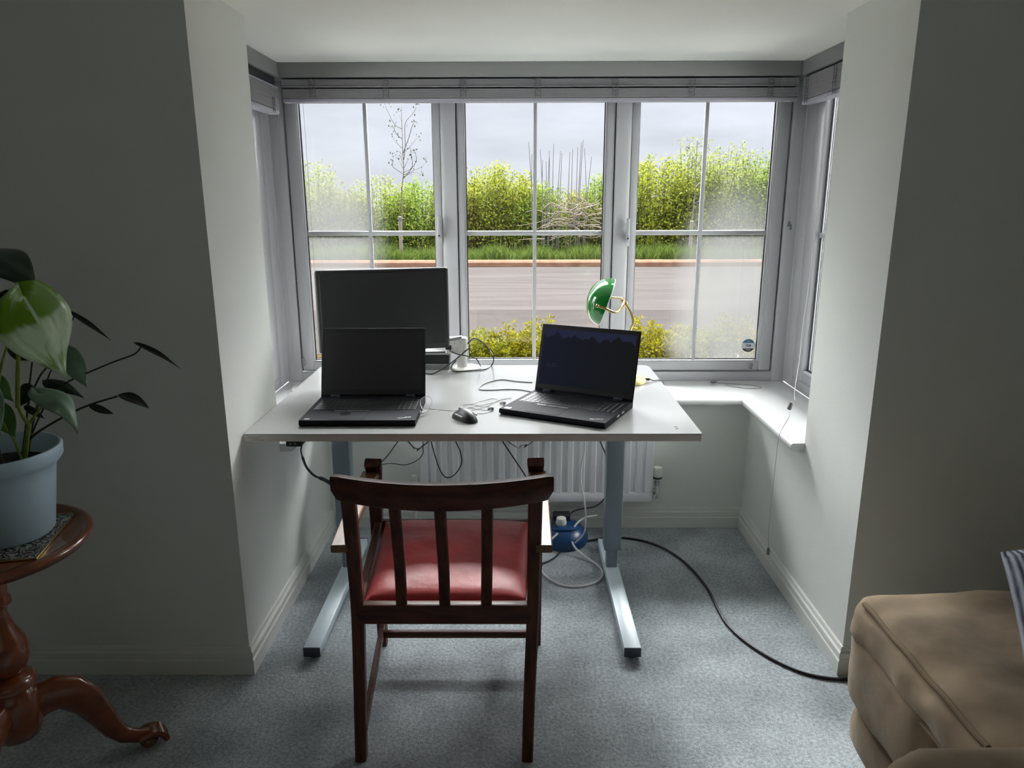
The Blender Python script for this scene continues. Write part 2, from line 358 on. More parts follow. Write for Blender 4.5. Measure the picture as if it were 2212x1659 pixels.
def struct(name, bm, m, parent=None, ang=35):
    if parent: return part(name, bm, m, parent, ang=ang)
    o = bpy.data.objects.new(name, setup(bm, m, name, ang)); COL.objects.link(o); o['kind'] = 'structure'; WM[o.name] = Matrix.Identity(4); return o
def sroot(name, loc):
    o = bpy.data.objects.new(name, None); COL.objects.link(o); o.location = loc; o['kind'] = 'structure'; WM[o.name] = Matrix.Translation(loc); return o
def text_bm(txt, size, depth=.0004):
    c = bpy.data.curves.new('lettering', 'FONT'); c.body = txt; c.size = size; c.extrude = depth; c.align_x = 'CENTER'; c.align_y = 'CENTER'
    o = bpy.data.objects.new('lettering', c); COL.objects.link(o)
    dg = bpy.context.evaluated_depsgraph_get(); me = bpy.data.meshes.new_from_object(o.evaluated_get(dg))
    bm = bmesh.new(); bm.from_mesh(me); bpy.data.objects.remove(o); bpy.data.curves.remove(c); bpy.data.meshes.remove(me); return bm

# ------------------------------------------------------------------ the room
XL, XR, YF, YJ, YB, XWL, XWR, YW, ZS, ZC = -.836, 1.016, 2.034, 2.475, 3.098, -1.075, 1.257, 3.39, .609, 1.995
RX0, RX1, RY0, RZ = -2.4, 2.9, -2.6, 2.35
struct('floor', bx(BM(), RX0-.2, RX1+.2, RY0-.2, YB+.02, -.25, 0), 'carpet')
struct('wall_front_left', bx(BM(), RX0-.2, XL, YF, YJ, 0, RZ), 'wall_paint')
struct('wall_front_right', bx(BM(), XR, RX1+.2, YF, YJ, 0, RZ), 'wall_paint')
struct('wall_left', bx(BM(), RX0-.2, RX0, RY0, YF, 0, RZ), 'wall_paint')
struct('wall_right', bx(BM(), RX1, RX1+.2, RY0, YF, 0, RZ), 'wall_paint')
struct('wall_rear', bx(BM(), RX0-.2, RX1+.2, RY0-.2, RY0, 0, RZ), 'wall_paint')
struct('wall_bay_left', bx(BM(), XWL-.1, XL, YJ, YW+.1, -.25, ZS-.028), 'wall_paint')
struct('wall_bay_right', bx(BM(), XR, XWR+.1, YJ, YW+.1, -.25, ZS-.028), 'wall_paint')
struct('wall_bay_back', bx(BM(), XL, XR, YB, YW+.1, -.25, ZS-.028), 'wall_paint')
struct('ceiling', bx(BM(), RX0-.2, RX1+.2, RY0-.2, YF, RZ, RZ+.2), 'ceiling_paint')
b = BM(); bx(b, XL, XR, YF, YJ, ZC, RZ+.2); bx(b, XWL-.14, XWR+.14, YJ, YW+.14, ZC, RZ+.2)
struct('ceiling_bay', b, 'ceiling_paint')
# baseboards: moulded section swept along the foot of the walls
path = [(RX0, YF), (XL, YF), (XL, YB), (XR, YB), (XR, YF), (RX1, YF)]
prof = [(0, 0), (.015, 0), (.015, .048), (.013, .050), (.010, .053), (.0135, .057), (.013, .074), (.009, .078), (.006, .081), (.009, .086), (.006, .094), (0, .094)]
def offs(i, d):
    p = Vector(path[i]); ns = []
    for a, c in ((i-1, i), (i, i+1)):
        if a >= 0 and c < len(path):
            t = (Vector(path[c])-Vector(path[a])).normalized(); ns.append(Vector((t.y, -t.x)))
    if len(ns) == 1: return p+ns[0]*d
    return p+(ns[0]+ns[1])*(d/(1+ns[0].dot(ns[1])))
for i, nm in enumerate(('front_left', 'bay_left', 'bay_back', 'bay_right', 'front_right')):
    secs = []
    for j in (i, i+1): secs.append([Vector((*offs(j, d), z)) for d, z in prof])
    struct('baseboard_'+nm, loft(BM(), secs), 'trim_gloss', ang=20)
# window board
b = BM(); SF, SL, SR = 3.047, XL+.05, XR-.05
poly = [(XWL, YJ-.004), (SL, YJ-.004), (SL, SF), (SR, SF), (SR, YJ-.004), (XWR, YJ-.004), (XWR, YW+.03), (XWL, YW+.03)]
prism(b, poly, ZS-.028, ZS, 'z')
bmesh.ops.recalc_face_normals(b, faces=b.faces)
ed = [e for e in b.edges if all(abs(v.co.z-ZS) < 1e-5 or abs(v.co.z-ZS+.028) < 1e-5 for v in e.verts) and abs(e.verts[0].co.z-e.verts[1].co.z) < 1e-6
      and all(SL-.001 <= v.co.x <= SR+.001 for v in e.verts) and not all(abs(v.co.y-YJ+.004) < 1e-5 for v in e.verts)]
bmesh.ops.bevel(b, geom=ed, offset=.011, segments=4, affect='EDGES', profile=.5)
struct('trim_sill', b, 'sill_gloss')

# ------------------------------------------------------------------ windows
ZT = ZC
def frame_ring(b, a0, a1, z0, z1, w, f, axis, bev=.006):
    """rectangular frame of member width w: outer a0..a1, z0..z1; f = (d0, d1) depth range; axis = normal"""
    def q(p0, p1, q0, q1):
        if axis == 'y': bx(b, p0, p1, f[0], f[1], q0, q1, bev)
        else: bx(b, f[0], f[1], p0, p1, q0, q1, bev)
    q(a0, a0+w[0], z0, z1); q(a1-w[1], a1, z0, z1); q(a0+w[0]-.002, a1-w[1]+.002, z0, z0+w[2]); q(a0+w[0]-.002, a1-w[1]+.002, z1-w[3], z1)
w1 = sroot('window_1', (.09, YW, ZS))
b = BM(); frame_ring(b, XWL, XWR, ZS, ZT, (.0637, .0577, .0437, .05), (YW, YW+.07), 'y', .004)
struct('window_frame', b, 'upvc', w1)
for x0, x1, side in ((-.331, -.262, 1), (.436, .506, -1)):
    b = BM(); e = .020
    pr = [(x0, YW+.06), (x0, YW+.003), (x0+e if side > 0 else x0+.002, YW-.008), (x1-.002 if side > 0 else x1-e, YW-.008), (x1, YW+.003), (x1, YW+.06)]
    prism(b, pr, ZS+.04, ZT-.02, 'z'); struct('mullion', b, 'upvc', w1)
def handle(root, x, z):
    b = BM(); bx(b, x-.011, x+.011, YW-.006, YW+.001, z-.05, z+.055, .005); h = struct('handle_plate', b, 'upvc', root)
    b = BM(); bx(b, x-.009, x+.009, YW-.034, YW-.003, z-.028, z+.012, .008, 3); bx(b, x-.008, x+.008, YW-.034, YW-.02, z-.02, z+.075, .006, 3); part('handle_lever', b, 'upvc', h)
    b = BM(); lathe(b, [(0, 0), (.0042, 0), (.0042, .002), (0, .002)], mtx=Matrix.Translation((x, YW-.0345, z-.014)) @ Matrix.Rotation(PI/2, 4, 'X'), seg=12); part('key_hole', b, 'gasket', h)
def light(root, s0, s1, g0, g1, zs0, zg0, zg1, zs1, bar_x, pane, sash=True):
    ym = YW+.03
    if sash:
        b = BM(); frame_ring(b, s0+.004, s1-.004, zs0+.004, zs1-.004, (g0-s0-.012, s1-g1-.012, zg0-zs0-.012, zs1-zg1-.012), (YW-.002, YW+.05), 'y', .007)
        struct('sash', b, 'upvc', root)
    b = BM(); frame_ring(b, s0+.001, s1-.001, zs0+.001, zs1-.001, (.012,)*4, (YW+.008, YW+.03), 'y', 0); struct('gasket', b, 'gasket', root)
    b = BM(); frame_ring(b, g0-.012, g1+.012, zg0-.012, zg1+.012, (.0095,)*4, (YW+.004, YW+.045), 'y', .003); struct('glazing_bead', b, 'upvc', root)
    b = BM(); frame_ring(b, g0-.004, g1+.004, zg0-.004, zg1+.004, (.0055,)*4, (ym-.008, ym-.002), 'y', 0); struct('glass_seal', b, 'gasket', root)
    b = BM(); bx(b, g0-.002, g1+.002, ym-.002, ym+.002, zg0-.002, zg1+.002); struct('pane', b, pane, root)
    b = BM(); bx(b, bar_x-.008, bar_x+.008, ym-.012, ym+.012, zg0-.004, zg1+.004, .004); bx(b, g0-.004, g1+.004, ym-.013, ym+.013, 1.2835, 1.3045, .005)
    struct('glazing_bar', b, 'upvc', root)
light(w1, -1.009, -.327, -.945, -.367, .657, .711, 1.89, 1.945, -.661, 'pane_misted_left')
light(w1, -.263, .437, -.221, .389, .663, .715, 1.89, 1.945, .085, 'pane_clear')
light(w1, .502, 1.197, .543, 1.128, .655, .711, 1.89, 1.945, .835, 'pane_misted_right')
handle(w1, -.343, 1.30); handle(w1, .500, 1.285)
b = BM(); bx(b, -1.006, -.992, YW-.010, YW+.002, .684, .722, .003); struct('hinge_cover', b, 'grey_plastic', w1)
# inner corner posts
for q in (XWL-.08, XWR-.001): struct('corner_post', bx(BM(), q, q+.081, YW-.012, YW+.08, ZS, ZT, .003), 'upvc', w1)
def side_window(name, X, s):
    r = sroot(name, (X, 2.93, ZS)); d = (X, X+s*.07)
    f = (min(d), max(d))
    b = BM(); frame_ring(b, YJ, YW, ZS, ZT, (.05, .115, .05, .05), f, 'x', .004); struct('window_frame', b, 'upvc', r)
    g0, g1, zg0, zg1 = YJ+.14, 3.165, .711, 1.89
    f2 = (min(X-s*.004, X+s*.05), max(X-s*.004, X+s*.05))
    b = BM(); frame_ring(b, YJ+.054, 3.273, .659, 1.943, (.08, .105, .05, .05), f2, 'x', .007); struct('sash', b, 'upvc', r)
    f4 = sorted((X+s*.006, X+s*.03)); b = BM(); frame_ring(b, YJ+.05, 3.277, .655, 1.947, (.012,)*4, f4, 'x', 0); struct('gasket', b, 'gasket', r)
    f3 = sorted((X+s*.022, X+s*.027)); b = BM(); frame_ring(b, g0-.006, g1+.006, zg0-.006, zg1+.006, (.009,)*4, f3, 'x', 0); struct('glass_seal', b, 'gasket', r)
    xs = sorted((X+s*.028, X+s*.032)); b = BM(); bx(b, xs[0], xs[1], g0-.002, g1+.002, zg0-.002, zg1+.002); struct('pane', b, 'pane_clear', r)
    xs = sorted((X+s*.015, X+s*.045)); b = BM(); bx(b, xs[0], xs[1], g0-.004, g1+.004, 1.283, 1.305, .005); bx(b, xs[0], xs[1], 2.88, 2.896, zg0, zg1, .004); struct('glazing_bar', b, 'upvc', r)
side_window('window_2', XWL, -1); side_window('window_3', XWR, 1)
# round sticker on the right-hand pane
tk = thing('window_sticker', 'small round blue, white and black sticker low on the right-hand window pane', 'sticker', (1.092, 3.4165, .742))
def disc_slice(z0, z1, r=.031, y=3.4165, cz=.773, cx=1.092, t=.0006):
    b = BM(); pts = []
    a0 = math.asin(max(-1, min(1, z0/r))); a1 = math.asin(max(-1, min(1, z1/r)))
    R_ = [a0+(a1-a0)*k/10 for k in range(11)]
    pts = [(cx+r*math.cos(a), cz+r*math.sin(a)) for a in R_]+[(cx-r*math.cos(a), cz+r*math.sin(a)) for a in R_[::-1]]
    prism(b, pts, y-t, y, 'y'); bmesh.ops.remove_doubles(b, verts=b.verts, dist=1e-6); return b
part('top_segment', disc_slice(.012, .031), 'sticker_blue', tk, label='blue top segment')
part('middle_band', disc_slice(-.0145, .012), 'sticker_white', tk, label='white middle band')
part('bottom_segment', disc_slice(-.031, -.0145), 'sticker_dark', tk, label='black bottom segment')
b = BM()
for dx, dz, r_ in ((-.006, .001, .0062), (.004, -.001, .0062), (.009, .000, .004)):
    t = bmesh.new(); mtx = Matrix.Translation((1.092+dx, 3.4155, .773+dz)) @ Matrix.Rotation(PI/2, 4, 'X')
    pr = [(r_-.0022, 0), (r_, 0), (r_, .0006), (r_-.0022, .0006), (r_-.0022, 0)]
    R_ = [[t.verts.new((a*math.cos(2*PI*k/16), a*math.sin(2*PI*k/16), z)) for k in range(16)] for a, z in pr]
    for A, B in zip(R_, R_[1:]):
        for k in range(16): t.faces.new((A[k], A[(k+1) % 16], B[(k+1) % 16], B[k]))
    merge(b, t, mtx)
part('emblem', b, 'sticker_dark', tk)
part('lettering', bx(BM(), 1.080, 1.104, 3.4152, 3.4159, .752, .7545), 'sticker_bar', tk); part('lettering', bx(BM(), 1.084, 1.101, 3.4152, 3.4159, .7485, .7505), 'sticker_bar', tk)
b = BM(); bx(b, 1.085, 1.099, 3.4152, 3.4159, .792, .7955); part('lettering', b, 'sticker_bar', tk)

# ------------------------------------------------------------------ pelmet and blinds
HL, HR, HY, HZ = -.985, 1.185, 3.28, 1.937
b = BM(); bx(b, HL, HR, HY, YW-.013, HZ, ZC-.001, .002); struct('trim_1', b, 'pelmet_paint')
b = BM(); bx(b, XWL+.001, HL, YJ, YW-.013, HZ, ZC-.001, .002); struct('trim_2', b, 'pelmet_paint')
b = BM(); bx(b, HR, XWR-.001, YJ, YW-.013, HZ, ZC-.001, .002); struct('trim_3', b, 'pelmet_paint')
SLAT = .0052
def blind_stack(b, u0, u1, v0, v1, z0, z1, axis, seed=0):
    rnd = random.Random(seed); z = z0
    while z < z1-.003:
        j = rnd.uniform(-.0005, .0005)
        if axis == 'y': bx(b, u0, u1, v0+j, v1+j, z, z+.0048, .0008, 1)
        else: bx(b, v0+j, v1+j, u0, u1, z, z+.0048, .0008, 1)
        z += SLAT
def tapes(root, us, v, z0, z1, axis, out):
    for i, u in enumerate(us):
        b = BM(); rnd = random.Random(i*7+int(abs(v)*100))
        for k in range(9):
            z = z0+(z1-z0)*(k+.5)/9; o = v+out*(.002+.003*rnd.random()); a = u+rnd.uniform(-.012, .004); c = u+rnd.uniform(.008, .022)
            p = [(a, o, z+rnd.uniform(-.003, .003)), ((a+c)/2, o+out*.004, z+rnd.uniform(-.004, .004)), (c, o, z+rnd.uniform(-.003, .003))]
            if axis == 'x': p = [(q[1], q[0], q[2]) for q in p]
            tube(b, p, .0011, 5, 3)
        for s in (-.004, .018):
            p = [(u+s, v+out*.003, z0-.002), (u+s, v+out*.003, z1)]
            if axis == 'x': p = [(q[1], q[0], q[2]) for q in p]
            tube(b, p, .0012, 5, 1)
        part('ladder_cord', b, 'blind_cord', root)
bf = thing('venetian_blind', 'long grey slatted blind pulled up across the three front window lights', 'blind', (.1, 3.31, 1.845), group=None)
b = BM(); bx(b, HL+.006, HR-.004, 3.342, 3.356, 1.886, 1.935, .002); part('head_rail', b, 'blind_slat', bf)
b = BM(); blind_stack(b, HL+.006, HR-.006, 3.290, 3.340, 1.8565, 1.891, 'y', 1); bx(b, HL+.006, HR-.006, 3.284, 3.34, 1.8985, 1.9030, .001, 1); blind_stack(b, HL+.006, HR-.006, 3.288, 3.335, 1.9045, 1.932, 'y', 2); part('slat_stack', b, 'blind_slat', bf, ang=25)
b = BM(); bx(b, HL+.006, HR-.006, 3.290, 3.340, 1.8405, 1.8550, .003); part('bottom_rail', b, 'blind_rail', bf)
tapes(bf, (-.857, -.55, -.227, .085, .408, .727, 1.055), 3.288, 1.858, 1.932, 'y', -1)
part('end_cap', bx(BM(), -.975, -.95, 3.295, 3.325, 1.8385, 1.8406, .0008), 'white_plastic', bf); part('end_cap', bx(BM(), 1.125, 1.150, 3.288, 3.315, 1.8385, 1.8406, .0008), 'white_plastic', bf)
def tassel(root, top, h=.026, r=.0062, tilt=(0, 0)):
    b = BM(); mtx = Matrix.Translation(top) @ Matrix.Rotation(tilt[0], 4, 'X') @ Matrix.Rotation(tilt[1], 4, 'Y')
    lathe(b, [(0, 0), (r*.72, 0), (r*.8, -.004), (r*.8, -.006), (r*.9, -.007), (r, -h), (r*.8, -h-.001), (0, -h-.001)], seg=14, mtx=mtx); return part('tassel', b, 'tassel_grey', root)
def cord(root, pts, r=.0009, n=6, m='cord'):
    b = BM(); tube(b, pts, r, 6, n); return part('cord', b, m, root)
# cords of the front blind: lift cord in front of the right pane, loop on the sill
cord(bf, [(1.108, 3.284, 1.93), (1.106, 3.30, 1.83), (1.115, 3.34, 1.4), (1.118, 3.355, 1.0), (1.108, 3.36, .80), (1.098, 3.362, .70)])
tassel(bf, (1.098, 3.362, .699), tilt=(0, .15))
cord(bf, [(1.112, 3.284, 1.93), (1.112, 3.30, 1.83), (1.128, 3.345, 1.2), (1.145, 3.365, 1.02), (1.135, 3.368, .93), (1.15, 3.37, .86), (1.126, 3.372, .80), (1.118, 3.372, .76)], r=.0008)
cord(bf, [(1.118, 3.284, 1.93), (1.118, 3.30, 1.84), (1.16, 3.37, 1.6), (1.21, 3.374, 1.42), (1.221, 3.374, 1.342)], r=.0007)
tassel(bf, (1.219, 3.374, 1.345), h=.022, r=.005, tilt=(0, .1)); tassel(bf, (1.226, 3.372, 1.332), h=.024, r=.005)
cord(bf, [(.935, 3.345, .6105), (.96, 3.335, .6105), (1.00, 3.325, .6105), (1.09, 3.29, .6105), (1.115, 3.255, .6105), (1.08, 3.235, .6105), (1.02, 3.25, .6105), (.972, 3.285, .6105), (.968, 3.305, .6105)], r=.0011, m='tassel_grey')
tassel(bf, (.935, 3.344, .616), h=.026, r=.0058, tilt=(0, PI/2))
# left front cord hanging inside left pane
for q in (-.932, -.916): cord(bf, [(q, 3.345, 1.85), (q, 3.372, 1.80), (q+.001, 3.372, 1.3), (q, 3.372, .95)], r=.0007)
bl = thing('venetian_blind', 'short grey slatted blind bunched over the left side window', 'blind', (-1.0, 2.9, 1.80))
b = BM(); bx(b, -1.045, -.998, YJ+.02, 3.262, 1.899, 1.935, .002); part('head_rail', b, 'gasket', bl, label='dark head rail')
b = BM(); bx(b, -.994, -.986, YJ+.02, 3.262, 1.890, 1.897, .002); part('slat_tilt_rod', b, 'blind_rail', bl)
b = BM(); blind_stack(b, YJ+.02, 3.262, -1.036, -.986, 1.806, 1.889, 'x', 3); part('slat_stack', b, 'blind_slat', bl, ang=25)
b = BM(); bx(b, -1.036, -.986, YJ+.02, 3.262, 1.789, 1.8045, .003); part('bottom_rail', b, 'blind_rail', bl)
tapes(bl, (2.62, 3.17), -.985, 1.792, 1.85, 'x', 1)
b = BM(); bx(b, -1.02, -.99, 3.20, 3.24, 1.7865, 1.7889, .0008); part('end_cap', b, 'white_plastic', bl)
cord(bl, [(-.98, 3.20, 1.90), (-1.0, 3.28, 1.7), (-1.03, 3.30, 1.3), (-1.02, 3.30, .9), (-1.01, 3.25, .66), (-.995, 3.16, .6108), (-.96, 3.20, .6108), (-.91, 3.24, .6108)], r=.0011)
cord(bl, [(-1.0, 3.13, .6108), (-1.012, 3.16, .6108), (-1.005, 3.20, .6108), (-.96, 3.24, .6108)], r=.0013, m='tassel_grey')
br = thing('venetian_blind', 'short grey slatted blind bunched over the right side window', 'blind', (1.2, 2.85, 1.82))
b = BM(); bx(b, 1.198, 1.245, YJ+.02, 3.262, 1.912, 1.935, .002); part('head_rail', b, 'gasket', br, label='dark head rail')
b = BM(); blind_stack(b, YJ+.02, 3.262, 1.186, 1.236, 1.838, 1.926, 'x', 5); part('slat_stack', b, 'blind_slat', br, ang=25)
b = BM(); bx(b, 1.186, 1.236, YJ+.02, 3.262, 1.820, 1.8365, .003); part('bottom_rail', b, 'blind_rail', br)
tapes(br, (2.93, 3.20), 1.185, 1.823, 1.925, 'x', -1)
cord(br, [(1.18, 2.99, 1.84), (1.185, 3.0, 1.2), (1.175, 3.0, .92), (1.12, 2.86, .83), (1.02, 2.62, .77), (.985, 2.52, .752)], r=.0010)
tassel(br, onx(1710, 869, .975), h=.027, r=.0075, tilt=(.1, .22))
cord(br, [onx(1706, 889, .975), (.958, 2.49, .70), (.955, 2.52, .66), onx(1684, 938, .955), onx(1680, 960, .953), (.965, 2.60, .4), (.985, 2.66, .2), onx(1660, 1184, .992)], r=.0010)
tassel(br, onx(1660, 1184, .992), h=.026, r=.0065)

# ------------------------------------------------------------------ radiator
rd = thing('radiator', 'white ribbed panel radiator on the wall under the window', 'radiator', (.09, 3.05, .15))
b = BM(); x0, x1, z0, z1, yf = -.412, .590, .155, .575, 3.012
rib = 19; secs = []
pitch = (x1-x0-.06)/rib
bx(b, x0, x1, yf+.010, yf+.028, z0, z1, .004)
bx(b, x0, x1, yf, yf+.012, z1-.05, z1, .005); bx(b, x0, x1, yf, yf+.012, z0, z0+.045, .005); bx(b, x0, x0+.03, yf+.0002, yf+.012, z0+.043, z1-.048); bx(b, x1-.03, x1, yf+.0002, yf+.012, z0+.043, z1-.048)
for k in range(rib):
    xa = x0+.03+k*pitch; w_ = pitch
    prof_ = [(xa+w_*.08, yf+.012), (xa+w_*.22, yf+.0005), (xa+w_*.62, yf+.0005), (xa+w_*.76, yf+.012)]
    A = [(x, y, z0+.032) for x, y in prof_]; Bq = [(x, y, z1-.036) for x, y in prof_]
    loft(b, [[Vector(p) for p in A], [Vector(p) for p in Bq]])
part('panel', b, 'radiator_white', rd)
b = BM(); bx(b, x0-.004, x1+.004, yf+.002, yf+.07, z1-.002, z1+.004, .001); bx(b, x0-.005, x0, yf+.004, yf+.072, z0, z1, .001); bx(b, x1, x1+.005, yf+.004, yf+.072, z0, z1, .001); part('side_casing', b, 'radiator_white', rd)
b = BM(); bx(b, x0+.02, x1-.02, yf+.03, yf+.06, z0+.02, z1-.005); part('convector', b, 'grey_plastic', rd)
for xa in (x0+.15, x1-.19): part('wall_bracket', bx(BM(), xa, xa+.04, yf+.06, YB-.0005, z0+.1, z1-.05), 'radiator_white', rd)
vx, vy = .618, 3.035
b = BM(); lathe(b, [(0, .252), (.012, .252), (.016, .258), (.0165, .262), (.019, .266), (.0195, .302), (.018, .309), (0, .310)], (vx, vy, 0), 20); v = part('valve_head', b, 'white_plastic', rd)
b = BM(); lathe(b, [(.0198, .258), (.0205, .259), (.0205, .265), (.0198, .266)], (vx, vy, 0), 20); part('valve_ring', b, 'gasket', v)
b = BM(); lathe(b, [(0, .18), (.010, .18), (.012, .186), (.012, .20), (.009, .205), (.009, .225), (.014, .228), (.014, .243), (.010, .246), (.010, .255), (0, .255)], (vx, vy, 0), 16); tube(b, [(vx, vy, .20), (vx-.03, vy, .20)], .009, 10, 1); lathe(b, [(0, .165), (.007, .165), (.013, .168), (.013, .182), (.008, .186), (0, .186)], (vx-.004, vy, 0), 12); part('valve_body', b, 'chrome', rd)
b = BM(); tube(b, [(vx-.004, vy, .176), (vx-.004, YB-.001, .176)], .0065, 10, 1); part('pipe', b, 'chrome', rd)
vx2 = -.448
b = BM(); lathe(b, [(0, .235), (.013, .235), (.0145, .24), (.0145, .265), (.012, .27), (0, .27)], (vx2, vy, 0), 18); part('valve_cap', b, 'white_plastic', rd)
b = BM(); lathe(b, [(0, .18), (.011, .18), (.011, .235), (0, .235)], (vx2, vy, 0), 16); tube(b, [(vx2, vy, .20), (vx2+.034, vy, .20)], .009, 10, 1); part('valve_body', b, 'chrome', rd)
b = BM(); lathe(b, [(0, 0), (.0075, 0), (.0075, .18), (0, .18)], (vx2, vy, 0), 12); part('pipe', b, 'white_plastic', rd)

# ------------------------------------------------------------------ desk
ZD = .753
dk = thing('standing_desk', 'white topped sit-stand desk on grey steel legs under the window', 'desk', (-.134, 2.62, 0))
b = BM(); pts = []
DX0, DX1, DY0, DY1 = -.833, .566, 2.141, 3.092
poly = [(DX0+.003, DY0), (DX1-.003, DY0), (DX1, DY0+.003), (DX1, DY1-.03), (DX1-.009, DY1-.009), (DX1-.03, DY1), (DX0+.03, DY1), (DX0+.009, DY1-.009), (DX0, DY1-.03), (DX0, DY0+.003)]
prism(b, poly, ZD-.0025, ZD, 'z'); part('table_top', b, 'desk_white', dk)
b = BM(); prism(b, poly, ZD-.024, ZD-.0025, 'z'); part('edge_band', b, 'desk_edge', dk, label='taupe grey edge of the top')
b = BM(); bx(b, DX0+.012, DX0+.055, DY0-.0004, DY0+.002, ZD-.0095, ZD-.0085); bx(b, DX0+.014, DX0+.048, DY0-.0004, DY0+.002, ZD-.0145, ZD-.0135); bx(b, DX0+.02, DX0+.062, DY0-.0004, DY0+.002, ZD-.020, ZD-.019); part('scuff', b, 'dark_metal', dk, label='dark scratches on the front edge')
b = BM(); tube(b, [(DX1-.075+.013*math.cos(a), 2.20+.013*math.sin(a), ZD+.0003) for a in np.linspace(-1.3, 1.3, 9)], .0011, 5, 2); part('ring_mark', b, 'grey_plastic', dk, label='small curved grey ring mark near the front right corner')
b = BM(); bx(b, -.72, .44, 2.60, 2.66, ZD-.064, ZD-.026, .003); bx(b, -.70, -.62, 2.36, 3.02, ZD-.045, ZD-.0245, .003); bx(b, .335, .415, 2.36, 3.02, ZD-.045, ZD-.0245, .003); part('crossbeam', b, 'desk_metal', dk)
for cx_ in (-.6615, .3745):
    b = BM(); bx(b, cx_-.0325, cx_+.0325, 2.625, 2.69, .118, ZD-.03, .003); part('column', b, 'desk_metal_shaded', dk)
    b = BM(); bx(b, cx_-.020, cx_+.020, 2.632, 2.683, .040, .13, .002); part('inner_column', b, 'desk_metal_shaded', dk)
    b = BM(); bx(b, cx_-.0275, cx_+.0275, 2.098, 2.885, .012, .044, .003); f = part('foot', b, 'desk_metal', dk)
    for y_ in (2.094, 2.884): part('end_cap', bx(BM(), cx_-.0277, cx_+.0277, y_, y_+.006, .011, .0445, .003), 'dark_metal', f, label='dark plastic end cap')
    for yy in (2.125, 2.86): part('glide', lathe(BM(), [(0, 0), (.018, 0), (.018, .012), (0, .012)], (cx_, yy, 0), 16), 'black_plastic', f)
hs = part('height_switch', bx(BM(), -.708, -.660, 2.150, 2.21, ZD-.0445, ZD-.0245, .003), 'black_plastic', dk, label='black up-down switch under the front edge')
for q in (-.697, -.683): part('button', bx(BM(), q, q+.007, 2.1485, 2.151, ZD-.038, ZD-.031, .001), 'grey_plastic', hs)
b = BM(); tube(b, [(-.665, 2.19, ZD-.04), ony(650, 972, 2.20), ony(655, 992, 2.24), ony(664, 1012, 2.32), ony(680, 1028, 2.44), ony(700, 1036, 2.52), ony(726, 1050, 2.60), (-.672, 2.635, .39)], lambda t: .0022 if t < .25 else (.0042 if t < .65 else .007), 8, 6)
part('switch_cable', b, 'cable_black', dk)

# ------------------------------------------------------------------ laptops
def screen_mat():
    m = bpy.data.materials.new('lock_screen'); m.use_nodes = True; nt = m.node_tree; b = nt.nodes['Principled BSDF']
    uv = N(nt, 'ShaderNodeTexCoord'); s = N(nt, 'ShaderNodeSeparateXYZ'); nt.links.new(uv.outputs['UV'], s.inputs[0])
    mp = N(nt, 'ShaderNodeMapping'); mp.inputs['Scale'].default_value = (7, 0, 0); nt.links.new(uv.outputs['UV'], mp.inputs[0])
    n = N(nt, 'ShaderNodeTexNoise'); n.inputs['Scale'].default_value = 1.5; n.inputs['Detail'].default_value = .8; nt.links.new(mp.outputs[0], n.inputs[0])
    th = N(nt, 'ShaderNodeMapRange'); th.inputs[1].default_value = .25; th.inputs[2].default_value = .75; th.inputs[3].default_value = .78; th.inputs[4].default_value = .97; nt.links.new(n.outputs[0], th.inputs[0])
    g = N(nt, 'ShaderNodeMath', operation='SUBTRACT'); nt.links.new(s.outputs[1], g.inputs[0]); nt.links.new(th.outputs[0], g.inputs[1])
    k = N(nt, 'ShaderNodeMapRange'); k.inputs[1].default_value = -.006; k.inputs[2].default_value = .006; nt.links.new(g.outputs[0], k.inputs[0])
    lo = N(nt, 'ShaderNodeMix', data_type='RGBA'); nt.links.new(s.outputs[0], lo.inputs[0]); lo.inputs[6].default_value = (.010, .012, .028, 1); lo.inputs[7].default_value = (.011, .012, .012, 1)
    mx_ = N(nt, 'ShaderNodeMix', data_type='RGBA'); nt.links.new(k.outputs[0], mx_.inputs[0]); nt.links.new(lo.outputs[2], mx_.inputs[6]); mx_.inputs[7].default_value = (.022, .028, .062, 1)
    b.inputs['Base Color'].default_value = (.004, .004, .005, 1); b.inputs['Roughness'].default_value = .3; b.inputs['Specular IOR Level'].default_value = .2
    nt.links.new(mx_.outputs[2], b.inputs['Emission Color']); b.inputs['Emission Strength'].default_value = .42; M['lock_screen'] = m
screen_mat()
mat('clock_text', (.03, .03, .05), .5)
